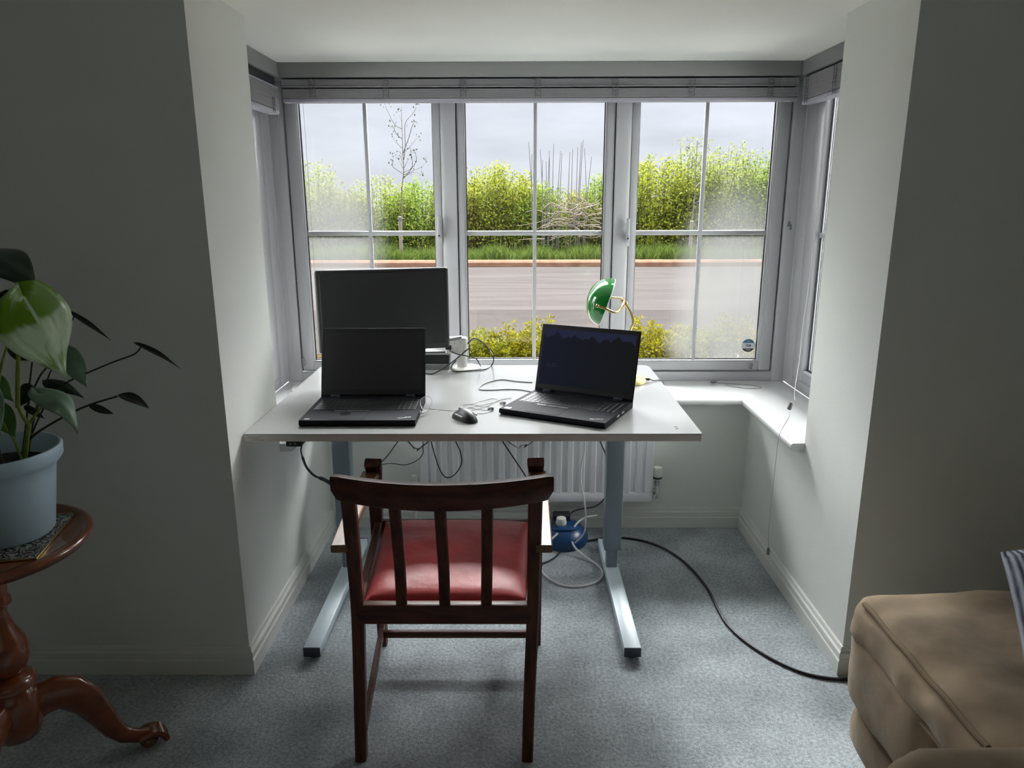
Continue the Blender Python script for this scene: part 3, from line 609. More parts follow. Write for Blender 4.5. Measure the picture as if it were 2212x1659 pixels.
def laptop(label, x, y, rot, tilt, w, dep, lh, screen, smudge=False, badge=False, clock=False):
    lp = thing('laptop', label, 'laptop', (x, y, ZD), rot); c = lambda bm, n, m, p=lp, **k: part(n, bm, m, p, world=False, **k)
    th = .021
    b = BM(); prof_ = [(0, .0085), (.004, .0035), (.012, 0), (dep-.004, 0), (dep, .004), (dep, th), (.003, th-.0005), (0, th-.006)]
    prism(b, prof_, -w/2, w/2, 'x'); c(b, 'base', 'laptop_black', ang=25)
    # keyboard: well, main block and number pad
    kw0, kw1, ky0, ky1 = -w/2+.017, w/2-.017, dep*.43, dep*.87
    b = BM(); bx(b, kw0-.002, kw1+.002, ky0-.002, ky1+.002, th-.0006, th+.0002); kb = c(b, 'keyboard', 'black_plastic')
    b = BM(); rows = 6; rh = (ky1-ky0)/rows; main = kw0+(kw1-kw0)*.775
    for r_ in range(rows):
        y0 = ky0+r_*rh; n_ = 14 if r_ else 11; xs = np.linspace(kw0, main-.004, n_+1)
        if r_ == 0: xs = [kw0+(main-kw0)*q for q in (0, .07, .14, .21, .28, .60, .67, .74, .81, .87, .93, .99)]
        for a, d in zip(xs, xs[1:]): bx(b, a+.0011, d-.0011, y0+.0012, y0+rh-.0012, th, th+.0016, .0009, 1)
        xs = np.linspace(main+.003, kw1, 5)
        for a, d in zip(xs, xs[1:]): bx(b, a+.0011, d-.0011, y0+.0012, y0+rh-.0012, th, th+.0016, .0009, 1)
    part('keys', b, 'key_black', kb, world=False)
    tx = kw0+(main-kw0)*.5
    b = BM(); bx(b, tx-.058, tx+.058, .012, dep*.43-.026, th-.0006, th+.0003, .0002, 1); c(b, 'touch_pad', 'laptop_black')
    for q in (-.058, -.018, .020): c(bx(BM(), tx+q, tx+q+.037, dep*.43-.022, dep*.43-.007, th-.0005, th+.0008, .0005, 1), 'pad_button', 'key_black')
    b = BM(); lathe(b, [(0, 0), (.004, 0), (.0035, .003), (0, .0035)], (tx, ky0+rh*2.9, th+.001), 12); c(b, 'pointing_stick', 'black_plastic')
    if smudge:
        b = BM(); lathe(b, [(0, 0), (.019, 0), (.019, .0004), (0, .0004)], (-.052, dep*.26, th), 24); c(b, 'round_mark', 'smudge', label='dark round spot on the palm rest')
    if badge:
        b = BM(); bx(b, -w/2+.012, -w/2+.034, .012, .028, th-.0003, th+.0003); c(b, 'palm_sticker', 'logo_silver')
    else:
        b = BM(); bx(b, -w/2+.014, -w/2+.030, .012, .022, th-.0003, th+.0003); c(b, 'palm_sticker', 'grey_plastic')
    b = text_bm('ThinkPad', .0115, .0002); bmesh.ops.transform(b, matrix=Matrix.Translation((w/2-.038, .030, th+.0003)) @ Matrix.Rotation(.42, 4, 'Z') @ Matrix.Diagonal((1.0, 1.0, 1, 1)), verts=b.verts); c(b, 'lettering', 'logo_silver', recalc=False)
    # lid, leaning back about the hinge line
    R_ = Matrix.Translation((0, dep-.003, th-.001)) @ Matrix.Rotation(-tilt, 4, 'X'); H = lh+.006
    b = BM(); bx(b, -w/2, w/2, 0, .008, -.014, H, .004, 3, mtx=R_); lid = c(b, 'lid', 'laptop_black')
    b = BM(); bx(b, -w/2+.004, w/2-.004, -.0008, .0005, .010, H-.005, .0005, 1, mtx=R_); part('bezel', b, 'black_plastic', lid, world=False)
    b = BM(); t = bmesh.new(); vs = [t.verts.new(p) for p in ((-w/2+.013, -.0012, .028), (w/2-.013, -.0012, .028), (w/2-.013, -.0012, H-.016), (-w/2+.013, -.0012, H-.016))]
    f_ = t.faces.new(vs); uvl = t.loops.layers.uv.new('UVMap')
    for l_, u_ in zip(f_.loops, ((0, 0), (1, 0), (1, 1), (0, 1))): l_[uvl].uv = u_
    merge(b, t, R_); sc_ = part('screen', b, screen, lid, world=False, recalc=False)
    if clock:
        b = text_bm('10:25', .020, .0001); bmesh.ops.transform(b, matrix=R_ @ Matrix.Translation((-w/2+.052, -.0016, H*.40)) @ Matrix.Rotation(PI/2, 4, 'X'), verts=b.verts); part('clock_digits', b, 'clock_text', lid, world=False, recalc=False)
    for q in (-w*.36, w*.36): c(bx(BM(), q-.016, q+.016, dep-.012, dep+.002, th-.004, th+.009, .003), 'hinge', 'dark_metal')
    for q in (.46, .63): c(bx(BM(), w/2-.001, w/2+.0006, dep*q-.012, dep*q+.012, .008, .014), 'side_port', 'grey_plastic')
    return lp
laptop('open black laptop with a blank screen on the left, in front of the monitor', -.500, 2.213, .005, math.radians(17), .366, .285, .238, 'screen_off', smudge=True)
laptop('open black laptop turned askew on the right, dim blue lock screen showing', .108, 2.264, math.radians(-27), math.radians(15.5), .370, .275, .238, 'lock_screen', badge=True, clock=True)

# ------------------------------------------------------------------ monitor and box
mn = thing('monitor', 'black widescreen monitor with a blank screen behind the left laptop', 'monitor', (-.517, 2.86, ZD), math.radians(13.8))
b = BM(); bx(b, -.2525, .2525, -.04, -.012, .118, .436, .010, 3); bd = part('casing', b, 'black_plastic', mn, world=False)
b = BM(); bx(b, -.16, .16, -.013, .022, .18, .38, .012); part('back_cover', b, 'black_plastic', mn, world=False)
b = BM(); bx(b, -.235, .235, -.0412, -.039, .140, .420, .0006, 1); part('screen', b, 'screen_off', bd, world=False)
b = BM(); bx(b, -.232, -.226, -.0415, -.0395, .126, .132, .001, 1); part('power_light', b, 'grey_plastic', bd, world=False)
b = BM(); bx(b, -.03, .03, .000, .030, .01, .30, .006); part('stand_neck', b, 'black_plastic', mn, world=False)
b = BM(); bx(b, -.11, .11, -.09, .07, 0, .012, .005); part('stand_base', b, 'black_plastic', mn, world=False)
dx = thing('docking_station', 'low black and silver box below the right end of the monitor', 'docking station', (-.385, 3.04, ZD))
b = BM(); bx(b, -.49, -.279, 3.012, 3.085, ZD+.004, ZD+.077, .004); part('body', b, 'black_plastic', dx)
b = BM(); bx(b, -.491, -.2785, 3.009, 3.0845, ZD+.062, ZD+.072, .003); part('silver_strip', b, 'silver', dx)
b = BM(); bx(b, -.491, -.2785, 3.005, 3.0845, ZD, ZD+.024, .003); part('plinth', b, 'grey_plastic', dx, label='grey lower plinth')

# ------------------------------------------------------------------ white socket tower with black cable
tw = thing('socket_tower', 'white plastic stand with a round foot beside the monitor, black lead plugged in', 'socket stand', (-.222, 3.035, ZD))
tcx, tcy = -.226, 3.035
b = BM(); lathe(b, [(0, 0), (.060, 0), (.062, .003), (.058, .007), (.03, .010), (0, .010)], (tcx+.016, tcy, ZD), 32); part('foot', b, 'white_plastic', tw)
b = BM(); lathe(b, [(0, .008), (.0225, .008), (.0205, .02), (.0195, .06), (.021, .11), (.0215, .125), (0, .126)], (tcx, tcy, ZD), 24); part('column', b, 'white_plastic', tw)
b = BM(); bx(b, tcx-.068, tcx+.022, tcy-.034, tcy+.018, ZD+.068, ZD+.134, .008, 3); hd = part('head', b, 'white_plastic', tw)
b = BM(); bx(b, tcx-.055, tcx+.005, tcy-.040, tcy-.005, ZD+.134, ZD+.143, .004, mtx=Matrix.Translation((tcx, tcy, ZD+.12)) @ Matrix.Rotation(-.16, 4, 'Y') @ Matrix.Translation((-tcx, -tcy, -ZD-.12))); part('flap', b, 'grey_plastic', hd, label='pale grey top flap')
b = BM(); bx(b, tcx-.067, tcx-.042, tcy-.0355, tcy-.02, ZD+.086, ZD+.106, .002); part('socket', b, 'black_plastic', hd)
for ddx, ddz in ((-.028, .074), (-.028, .112), (-.002, .118)):
    b = BM(); lathe(b, [(0, 0), (.0022, 0), (.0022, .002), (0, .002)], seg=10, mtx=Matrix.Translation((tcx+ddx, tcy-.0335, ZD+ddz)) @ Matrix.Rotation(PI/2, 4, 'X'))
    part('screw', b, 'grey_plastic', hd)
b = BM(); tube(b, [(tcx+.018, tcy+.005, ZD+.100), ony(1024, 731, 3.03), ony(1042, 740, 3.02), ony(1058, 757, 3.00), ony(1066, 775, 2.97), onz(1062, 789, ZD+.004), onz(1045, 798, ZD+.004), onz(1010, 801, ZD+.004), onz(985, 803, ZD+.004), onz(975, 798, ZD+.006), ony(976, 789, 3.0), ony(986, 779, 2.99)], .0030, 8, 7)
solo('power_cable', b, 'cable_black', 'thick black lead looping from the white socket stand over the desk', 'cable')
b = BM(); tube(b, [ony(1014, 752, 2.985), ony(1000, 763, 2.97), ony(980, 780, 2.96), ony(955, 797, 2.94), onz(935, 807, ZD+.004), onz(920, 806, ZD+.004), onz(905, 800, ZD+.004)], .0030, 8, 6)
solo('power_cable', b, 'cable_black', 'black lead running diagonally from the socket stand behind the left laptop', 'cable')
b = BM(); tube(b, [ony(970, 757, 3.0), ony(985, 764, 2.985), ony(1008, 769, 2.98), ony(1028, 775, 2.985), ony(1034, 783, 3.0), onz(1038, 791, ZD+.003)], .0024, 8, 6)
solo('power_cable', b, 'cable_black', 'short black lead crossing in front of the socket stand column', 'cable')
b = BM(); tube(b, [onz(q[0], q[1], ZD+.0025) for q in ((1150, 826), (1118, 824), (1085, 820), (1060, 824), (1040, 832), (1036, 841), (1060, 842.5), (1095, 841), (1125, 842), (1152, 847))], .0022, 8, 6)
solo('charger_cable', b, 'cable_grey', 'dark grey charger lead lying in a flat loop left of the right laptop', 'cable')
# earphones
ep = thing('earphones', 'tangled pale wired earphones lying between the two laptops', 'earphones', onz(1010, 880, ZD))
b = BM(); Z = ZD+.0016
tube(b, [onz(*q, Z) for q in ((922, 882), (940, 884), (960, 886), (980, 887), (1000, 884), (1025, 878), (1050, 873), (1070, 867), (1085, 862), (1105, 860))], .0010, 6, 5)
tube(b, [onz(*q, Z) for q in ((1000, 875), (1020, 872), (1045, 865), (1065, 861), (1078, 864), (1089, 870))], .0010, 6, 5)
tube(b, [onz(*q, Z) for q in ((1030, 893), (1045, 893), (1058, 889), (1066, 884), (1058, 879), (1040, 878), (1020, 873), (1008, 874))], .0010, 6, 5)
tube(b, [onz(*q, Z) for q in ((1015, 880), (1035, 884), (1050, 886), (1062, 882))], .0010, 6, 5)
tube(b, [onz(*q, Z) for q in ((1020, 886), (1038, 882), (1058, 874), (1075, 866), (1095, 861))], .0010, 6, 5)
part('cord', b, 'cable_pale', ep)
for q in ((1089, 870), (1063, 882)):
    b = BM(); p = onz(*q, ZD+.0065); ball(b, p, .0065, (1, 1.2, .9)); tube(b, [p, p+Vector((-.014, .008, -.003))], .0032, 8, 1); part('earbud', b, 'grey_plastic', ep)
b = BM(); q0 = onz(908, 895, ZD+.009)
tube(b, [onz(905, 892, ZD+.011), onz(915, 889, ZD+.011), onz(924, 884, ZD+.012), ony(932, 872, 2.37), ony(930, 860, 2.38), ony(920, 856, 2.38), ony(910, 862, 2.38), ony(908, 872, 2.37), ony(914, 884, 2.34), onz(930, 890, Z), onz(945, 886, Z)], .0009, 6, 6); part('cord', b, 'cable_white', ep)
b = BM(); tube(b, [onz(899, 892, ZD+.011), onz(915, 892, ZD+.010)], .0032, 10, 1); part('plug', b, 'white_plastic', ep)
# mouse
ms = thing('mouse', 'black computer mouse on the desk between the laptops', 'mouse', (-.166, 2.295, ZD), math.radians(33))
t = bmesh.new(); bmesh.ops.create_uvsphere(t, u_segments=28, v_segments=18, radius=1)
for v in t.verts:
    p = v.co; yy = p.y; w_ = .030*(1-.13*math.cos(yy*2.2+.5)); zt = .036*(1-.25*max(0, yy)-.10*yy*yy)
    k = (abs(p.x)**2.6+abs(p.y)**2.6)**(1/2.6) or 1
    r2 = math.hypot(p.x, p.y); sc_ = r2/k if k > 1e-6 else 1
    v.co = Vector((p.x*sc_*w_, p.y*sc_*.058, max(.0008, (p.z if p.z > 0 else p.z*.02)*zt*(1-.12*p.x*p.x)+.0008)))
b = BM(); merge(b, t); part('body', b, 'black_plastic', ms, world=False, ang=60)
b = BM(); lathe(b, [(0, -.003), (.009, -.003), (.010, 0), (.009, .003), (0, .003)], seg=18, mtx=Matrix.Translation((0, .030, .024)) @ Matrix.Rotation(PI/2, 4, 'Y')); part('scroll_wheel', b, 'grey_plastic', ms, world=False)
for q in (1, -1): part('side_trim', tube(BM(), [(q*.0265, -.03, .017), (q*.0285, -.005, .019), (q*.0265, .018, .017)], .0028, 8, 6), 'grey_plastic', ms, world=False)

# ------------------------------------------------------------------ banker's lamp
lm = thing('desk_lamp', "brass banker's lamp with a tilted green glass shade behind the right laptop", 'lamp', (.44, 2.80, ZD))
PN, PF = Vector((.316, 2.85, 1.045)), Vector((.350, 3.085, 1.060)); axv = (PF-PN); Ls = axv.length; axv.normalize()
opn = Vector((.95, 0, -.31)); opn = (opn-axv*opn.dot(axv)).normalized(); sid = axv.cross(opn); mid = (PN+PF)/2+opn*.036
def shade(r0, hl, dep):
    b = BM(); rows = []
    for i in range(25):
        t_ = -1+2*i/24; rr = (1-abs(t_)**3.2)**(1/2.2)
        row = []
        for k in range(21):
            a = PI*k/20; row.append(b.verts.new(mid+axv*(t_*hl)+sid*(math.cos(a)*r0*rr)-opn*(math.sin(a)*dep*rr)))
        rows.append(row)
    for A, B in zip(rows, rows[1:]):
        for k in range(20):
            try: b.faces.new((A[k], A[k+1], B[k+1], B[k]))
            except ValueError: pass
    bmesh.ops.remove_doubles(b, verts=b.verts, dist=1e-6); return b
sh = part('shade', shade(.092, Ls/2+.006, .083), 'shade_green', lm, label='green glass shade')
part('shade_lining', shade(.0895, Ls/2+.0035, .0805), 'shade_white', sh, label='milky white lining')
b = BM(); rows = []
rim = []
for i in range(49):
    t_ = -1+2*i/48; rr = (1-abs(t_)**3.2)**(1/2.2); rim.append((t_, rr))
for s_ in (1, -1):
    b = BM(); tube(b, [mid+axv*(t_*(Ls/2+.0048))+sid*(s_*.0907*rr) for t_, rr in rim], .0019, 6, 1)
    part('shade_rim', b, 'shade_white', sh, label='pale rim of the shade')
J = Vector((.428, 2.955, 1.046))
b = BM(); tube(b, [PN+axv*-.012, PN+opn*.03+axv*-.012, PN+opn*.075+axv*-.012, J-axv*.06+opn*.002, J], .0048, 10, 6)
tube(b, [PF+axv*.010, PF+opn*.025+axv*.010, PF+opn*.05+axv*.006, J+axv*.06+opn*.002, J], .0048, 10, 6)
part('shade_bracket', b, 'brass', lm)
for q, r_ in ((PN+axv*-.012, .0075), (PF+axv*.010, .0075), (J, .010)): part('pivot_ball', ball(BM(), q, r_), 'brass', lm)
b = BM(); lathe(b, [(0, -.008), (.008, -.008), (.011, 0), (.008, .008), (0, .008)], J+Vector((.012, -.004, -.010)), 14); part('swivel_knob', b, 'brass', lm)
BC = Vector((.437, 2.795, ZD))
b = BM(); tube(b, [J, ony(1357, 666, 2.93), ony(1365, 682, 2.91), ony(1367.5, 698, 2.89), ony(1362, 712, 2.86), (.428, 2.82, .90), BC+Vector((-.004, .005, .10)), BC+Vector((0, 0, .03))], .0052, 10, 6); part('stem', b, 'brass', lm)
b = BM(); lathe(b, [(0, 0), (.068, 0), (.070, .004), (.069, .010), (.060, .015), (.056, .022), (.042, .030), (.030, .034), (.022, .044), (.012, .050), (0, .050)], BC, 40); bs = part('base', b, 'brass_base', lm)
b = BM(); tube(b, [BC+Vector((.066, 0, .010)), BC+Vector((.082, .001, .010))], .006, 10, 1); part('cable_grip', b, 'black_plastic', bs)
b = BM(); q_ = mid+opn*.01-sid*.0; tube(b, [ony(1294, 690, 2.9), ony(1294, 702, 2.9), ony(1294, 722, 2.9)], .0012, 6, 1); ball(b, ony(1294, 724, 2.9), .004); part('pull_chain', b, 'brass', lm)
b = BM(); tube(b, [BC+Vector((.082, .001, .010)), BC+Vector((.10, .003, .004)), (.562, 2.81, ZD+.003), (.575, 2.80, ZD-.005), (.58, 2.79, ZD-.06)], .0024, 8, 6); part('lamp_cord', b, 'cable_grey', lm)

# ------------------------------------------------------------------ cables under the desk
YC = 2.80
def hang(pts, r, m, label, Y=YC, top=True):
    b = BM(); P_ = [ony(x, y, Y) for x, y in pts]
    if top:
        def up(p, q): d = p-q; d.z = max(d.z, .8*math.hypot(d.x, d.y), 1e-4); return p+d*((ZD-.027-p.z)/d.z)
        if pts[0][1] < 965: P_.insert(0, up(P_[0], P_[1]))
        if pts[-1][1] < 965: P_.append(up(P_[-1], P_[-2]))
    tube(b, P_, r, 7, 6); return solo('hanging_cable', b, m, label, 'cable')
hang([(857, 957), (838, 983), (815, 1008), (800, 1030)], .0022, 'cable_black', 'thin black cable slanting down to the left leg under the desk', 2.78)
hang([(914, 957), (913, 980), (900, 995), (875, 1004), (845, 1001), (820, 1004)], .0019, 'cable_black', 'thin black cable curving from the desk towards the chair arm', 2.80)
hang([(885, 957), (893, 966), (905, 969), (915, 962)], .0026, 'cable_black', 'short black cable sagging just under the desk edge left of centre', 2.84)
hang([(932, 957), (943, 995), (955, 1023), (968, 1032), (985, 1022), (997, 1000), (994, 975), (986, 957)], .0024, 'cable_black', 'black cable drooping in a deep U shape under the desk', 2.82)
hang([(1088, 957), (1110, 990), (1135, 1028), (1160, 1070), (1185, 1110), (1205, 1140)], .0028, 'cable_black', 'straight black cable running diagonally down behind the chair back', 2.80)
hang([(1102, 957), (1125, 962), (1138, 959), (1146, 957)], .0018, 'cable_black', 'faint thin cable sagging just under the middle of the desk edge', 2.86)
hang([(1298, 957), (1308, 982), (1311, 1020), (1312, 1060), (1303, 1080), (1285, 1094), (1258, 1099), (1240, 1104), (1225, 1116)], .0028, 'cable_black', 'black cable dropping beside the right desk leg to the blue reel', 2.83)
b = BM(); tube(b, [(.247, 2.78, ZD-.03), ony(1263, 960, 2.78), ony(1257, 1000, 2.78), ony(1255, 1040, 2.78), ony(1262, 1080, 2.79), ony(1265, 1115, 2.80), ony(1262, 1150, 2.81), (.245, 2.83, .05)], .0028, 8, 6)
solo('hanging_cable', b, 'cable_white', 'white cable hanging straight down left of the right desk leg', 'cable')
b = BM(); tube(b, [onz(1290, 1114, .12), onz(1265, 1118, .11), onz(1245, 1132, .09), onz(1235, 1155, .06), onz(1240, 1180, .035), onz(1265, 1203, .012), onz(1290, 1220, .006), onz(1302, 1238, .006), onz(1290, 1256, .006), onz(1255, 1266, .006), onz(1215, 1264, .006), onz(1182, 1247, .006), onz(1167, 1225, .006), onz(1170, 1195, .02), onz(1185, 1172, .06), onz(1205, 1152, .09)], .0044, 8, 6)
solo('extension_cable', b, 'cable_white', 'thick white cable curled in a loop on the carpet by the blue reel', 'cable')
# blue cable reel
rl = thing('cable_reel', 'round blue extension cable reel on the carpet under the desk', 'cable reel', (.21, 2.945, 0))
rc = (.205, 2.945, 0)
b = BM(); lathe(b, [(0, .0), (.098, .0), (.104, .010), (.106, .030), (.100, .050), (.070, .078), (.045, .086), (0, .088)], rc, 36); part('body', b, 'reel_blue', rl)
b = BM(); bx(b, rc[0]-.045, rc[0]+.03, rc[1]+.02, rc[1]+.075, .078, .112, .006); part('socket_block', b, 'black_plastic', rl)
b = BM(); tube(b, [(rc[0]-.05, rc[1]-.03, .075), (rc[0]-.03, rc[1]-.06, .085), (rc[0]+.03, rc[1]-.06, .085), (rc[0]+.06, rc[1]-.02, .072)], .006, 8, 6); part('carry_handle', b, 'reel_blue', rl)
b = BM(); lathe(b, [(0, 0), (.022, 0), (.024, .006), (.020, .030), (.012, .034), (0, .034)], (rc[0]-.012, rc[1]-.01, .086), 20); solo('plug', b, 'white_plastic', 'white mains plug pushed into the blue cable reel', 'plug')
b = BM(); ex = [(1268, 1168), (1300, 1164), (1345, 1162), (1390, 1169), (1430, 1183), (1470, 1208), (1505, 1242), (1532, 1278), (1550, 1315), (1570, 1348), (1600, 1378), (1640, 1407), (1690, 1435), (1740, 1455), (1790, 1465), (1835, 1467), (1900, 1462)]
tube(b, [(rc[0]+.10, rc[1]+.01, .012)]+[onz(x, y, .005) for x, y in ex], .0052, 8, 6)
solo('extension_cable', b, 'cable_black', 'black extension cable snaking over the carpet from the reel to the sofa', 'cable')
b = BM(); tube(b, [onz(*q, .006) for q in ((1210, 1192), (1200, 1203), (1188, 1211), (1175, 1216), (1160, 1219), (1140, 1222))], .0035, 8, 6)
solo('extension_cable', b, 'cable_black', 'short black lead on the carpet between the reel and the chair leg', 'cable')

# ------------------------------------------------------------------ armchair
ch = thing('carver_chair', 'dark wooden open-arm chair with a red leather seat, seen from behind', 'chair', (-.18, 1.92, 0))
def top_y(s): return 1.60-.058*(1-s*s)          # plan curve of the back
for px in ((752, 771, 780.5), (1157, 1151.5, 1139)):
    p0 = onz(px[2], 1640, 0); p1 = ony(px[1], 1300, 1.662); p2 = ony(px[0], 1105, 1.600)
    b = BM(); bar(b, [(p0.x, 1.664, 0), (p0.x*.6+p1.x*.4, 1.672, .2), (p1.x, 1.668, .43), (p1.x*.5+p2.x*.5, 1.645, .60), (p2.x, 1.606, .80)], (.029, .034), (.032, .026), .004, 5, ax=(1, 0, 0)); part('rear_leg', b, 'mahogany', ch)
x0r, x1r = -.424, .082
b = BM(); secs = []
for i in range(41):
    s = -1+2*i/40; x = (x0r+x1r)/2+s*(x1r-x0r)/2; y = top_y(s); e = 1-abs(s)
    zt = .833; zb = .768+.004*(s*s); r_ = .02
    d = e*(x1r-x0r)/2
    if d < r_: zb += (r_-math.sqrt(max(0, r_*r_-(r_-d)**2)))*1.0; zt -= .3*(r_-math.sqrt(max(0, r_*r_-(r_-d)**2)))*.4
    tx_ = Vector(((x1r-x0r)/2, .116*s, 0)).normalized(); nn = Vector((-tx_.y, tx_.x, 0)); h = .011
    c = Vector((x, y, 0))
    secs.append([c-nn*h+Vector((0, 0, zb+.003)), c-nn*h+Vector((0, -.004, zt-.006)), c-nn*(h-.003)+Vector((0, -.004, zt-.001)), c+nn*(h-.003)+Vector((0, -.004, zt)), c+nn*h+Vector((0, -.003, zt-.004)), c+nn*h+Vector((0, 0, zb+.003)), c+nn*(h-.003)+Vector((0, 0, zb)), c-nn*(h-.003)+Vector((0, 0, zb))])
loft(b, secs); part('top_rail', b, 'mahogany_long', ch, ang=50)
for (xt, yt), (xb, yb) in (((852, 1098), (866, 1300)), ((951.5, 1103), (960, 1300)), ((1053, 1098), (1050, 1300))):
    pt = ony(xt, yt, 1.553); pb = ony(xb, yb, 1.655); s = (pt.x-(x0r+x1r)/2)/((x1r-x0r)/2)
    b = BM(); bar(b, [(pt.x, top_y(s), .785), (pt.x*.7+pb.x*.3, top_y(s)*.66+1.66*.34+.004, .68), (pt.x*.35+pb.x*.65, top_y(s)*.25+1.66*.75+.006, .56), (pb.x, 1.664, .44)], .0275, .011, .003, 5); part('back_slat', b, 'mahogany', ch)
b = BM(); bx(b, -.402, .038, 1.652, 1.678, .408, .4625, .004); part('rear_seat_rail', b, 'mahogany_long', ch)
FL, FRx = (-.447, 2.185), (.066, 2.190)
b = BM(); bar(b, [(-.398, 1.668, .432), (-.440, 2.18, .425)], .022, .050, .003, ax=(1, 0, 0)); part('side_seat_rail', b, 'mahogany', ch)
b = BM(); bar(b, [(.032, 1.668, .432), (.060, 2.18, .425)], .022, .050, .003, ax=(1, 0, 0)); part('side_seat_rail', b, 'mahogany', ch)
b = BM(); bx(b, -.44, .06, 2.172, 2.196, .398, .450, .003); part('front_seat_rail', b, 'mahogany_long', ch)
for (x, y), s in ((FL, -1), (FRx, 1)):
    b = BM(); bar(b, [(x, y, 0), (x, y, .25), (x, y-.002, .46), (x, y-.008, .56), (x-s*.004, y-.022, .625), (x-s*.006, y-.045, .661)], (.029, .052), (.032, .030), .003, 5, ax=(1, 0, 0)); part('front_leg', b, 'mahogany', ch)
for s, xb, xf in ((-1, -.4255, -.452), (1, .0665, .067)):
    b = BM(); P_ = smooth_path([(xb, 1.618, .634), (xb*.77+xf*.23, 1.74, .632), (xb*.47+xf*.53, 1.90, .628), (xb*.18+xf*.82, 2.06, .624), (xf, 2.160, .616)], 6)
    bar(b, P_, (.040, .054), .020, .003, 1, ax=(1, 0, 0)); part('armrest', b, 'arm_wood', ch, label='honey-coloured worn armrest')
# seat pad
b = BM(); n_ = 26; rows = []
for lay in (0, 1):
    g = []
    for i in range(n_+1):
        v = i/n_; y = 1.690+v*(2.165-1.690); xa = -.388-.026*v; xb_ = .026+.012*v; row = []
        for j in range(n_+1):
            u = j/n_; x = xa+(xb_-xa)*u; k = (1-(2*u-1)**6)*(1-(2*v-1)**6); dome = .6*k**.45+.4*(1-(2*u-1)**2)*(1-(2*v-1)**2)
            z = .452+.034*dome+.0035*noise.noise(Vector((x*14, y*14, 1)))*k if lay else .440
            row.append(b.verts.new((x, y, z)))
        g.append(row)
    rows.append(g)
    for A, B in zip(g, g[1:]):
        for j in range(n_): b.faces.new((A[j], A[j+1], B[j+1], B[j]) if lay else (A[j], B[j], B[j+1], A[j+1]))
for i in range(n_):
    for a, c in (((0, i), (0, i+1)), ((n_, i+1), (n_, i)), ((i+1, 0), (i, 0)), ((i, n_), (i+1, n_))):
        b.faces.new((rows[0][a[0]][a[1]], rows[0][c[0]][c[1]], rows[1][c[0]][c[1]], rows[1][a[0]][a[1]]))
part('seat_pad', b, 'red_leather', ch, ang=70, label='oxblood red leather seat pad')
b = BM(); bar(b, [(-.403, 1.668, .092), (-.442, 2.18, .085)], .016, .026, .003); part('side_stretcher', b, 'mahogany', ch)
b = BM(); bar(b, [(.030, 1.668, .092), (.062, 2.18, .085)], .016, .026, .003); part('side_stretcher', b, 'mahogany', ch)
b = BM(); bx(b, -.438, .058, 2.10, 2.118, .076, .098, .003); part('cross_stretcher', b, 'mahogany_long', ch)

# ------------------------------------------------------------------ pedestal table
TX, TY, TZ = -1.222, 1.545, .682
tb = thing('pedestal_table', 'round polished mahogany tripod table against the left wall', 'table', (TX, TY, 0))
b = BM(); lathe(b, [(0, -.026), (.16, -.026), (.195, -.024), (.209, -.017), (.213, -.010), (.217, -.008), (.222, -.001), (.222, .004), (.217, .009), (.209, .010), (.202, .006), (.196, .002), (.17, 0), (0, 0)], (TX, TY, TZ), 72); part('table_top', b, 'table_wood', tb, ang=50)
b = BM(); lathe(b, [(0, .655), (.055, .655), (.060, .648), (.058, .630), (.045, .620), (.030, .610), (.026, .590), (.030, .575), (.028, .555), (.033, .545), (.034, .53), (.022, .52), (.021, .505), (.030, .47), (.046, .435), (.052, .405), (.050, .38), (.040, .355), (.028, .345), (.046, .338), (.055, .325), (.055, .312), (.045, .303), (.050, .295), (.056, .275), (.054, .20), (.045, .175), (.030, .165), (.0, .150)], (TX, TY, 0), 40); part('turned_column', b, 'table_wood', tb, ang=40)
for ang_ in (37, 157, 277):
    a = math.radians(ang_); d = Vector((math.cos(a), math.sin(a), 0)); B0 = Vector((TX, TY, 0)); b = BM()
    secs = []
    for t_, (r_, z_, w_, h_) in zip(range(9), ((.03, .235, .020, .055), (.075, .250, .020, .050), (.115, .240, .019, .045), (.150, .200, .017, .040), (.175, .145, .014, .032), (.195, .095, .012, .026), (.220, .060, .012, .022), (.250, .045, .015, .020), (.272, .038, .018, .022))):
        sl = [(.03, 1), (.3, 1), (.8, 1), (1.3, 1), (1.4, 1), (1.3, 1), (.9, 1), (.5, 1), (.3, 1)][t_][0]; tn = Vector((1, 0, -sl)).normalized(); up = Vector((tn.z*-1, 0, tn.x))
        c = B0+d*r_+Vector((0, 0, z_)); side = Vector((-d.y, d.x, 0)); U = d*up.x+Vector((0, 0, up.z))
        secs.append([c+side*(w_*math.cos(q))+U*(h_*math.sin(q)) for q in (2*PI*k/14 for k in range(14))])
    loft(b, secs); lg = part('leg', b, 'table_wood', tb, ang=60)
    b = BM(); side = Vector((-d.y, d.x, 0))
    for k in (-1.5, -.5, .5, 1.5):
        o_ = B0+d*.285+side*(k*.0115); tube(b, [o_-d*.035+Vector((0, 0, .040)), o_-d*.005+Vector((0, 0, .046)), o_+d*.020+Vector((0, 0, .036)), o_+d*.032+Vector((0, 0, .012))], lambda q: .0085+.003*math.sin(q*PI), 8, 5)
    ball(b, B0+d*.275+Vector((0, 0, .020)), .024, (1, 1, .82)); part('paw', b, 'table_wood', lg)
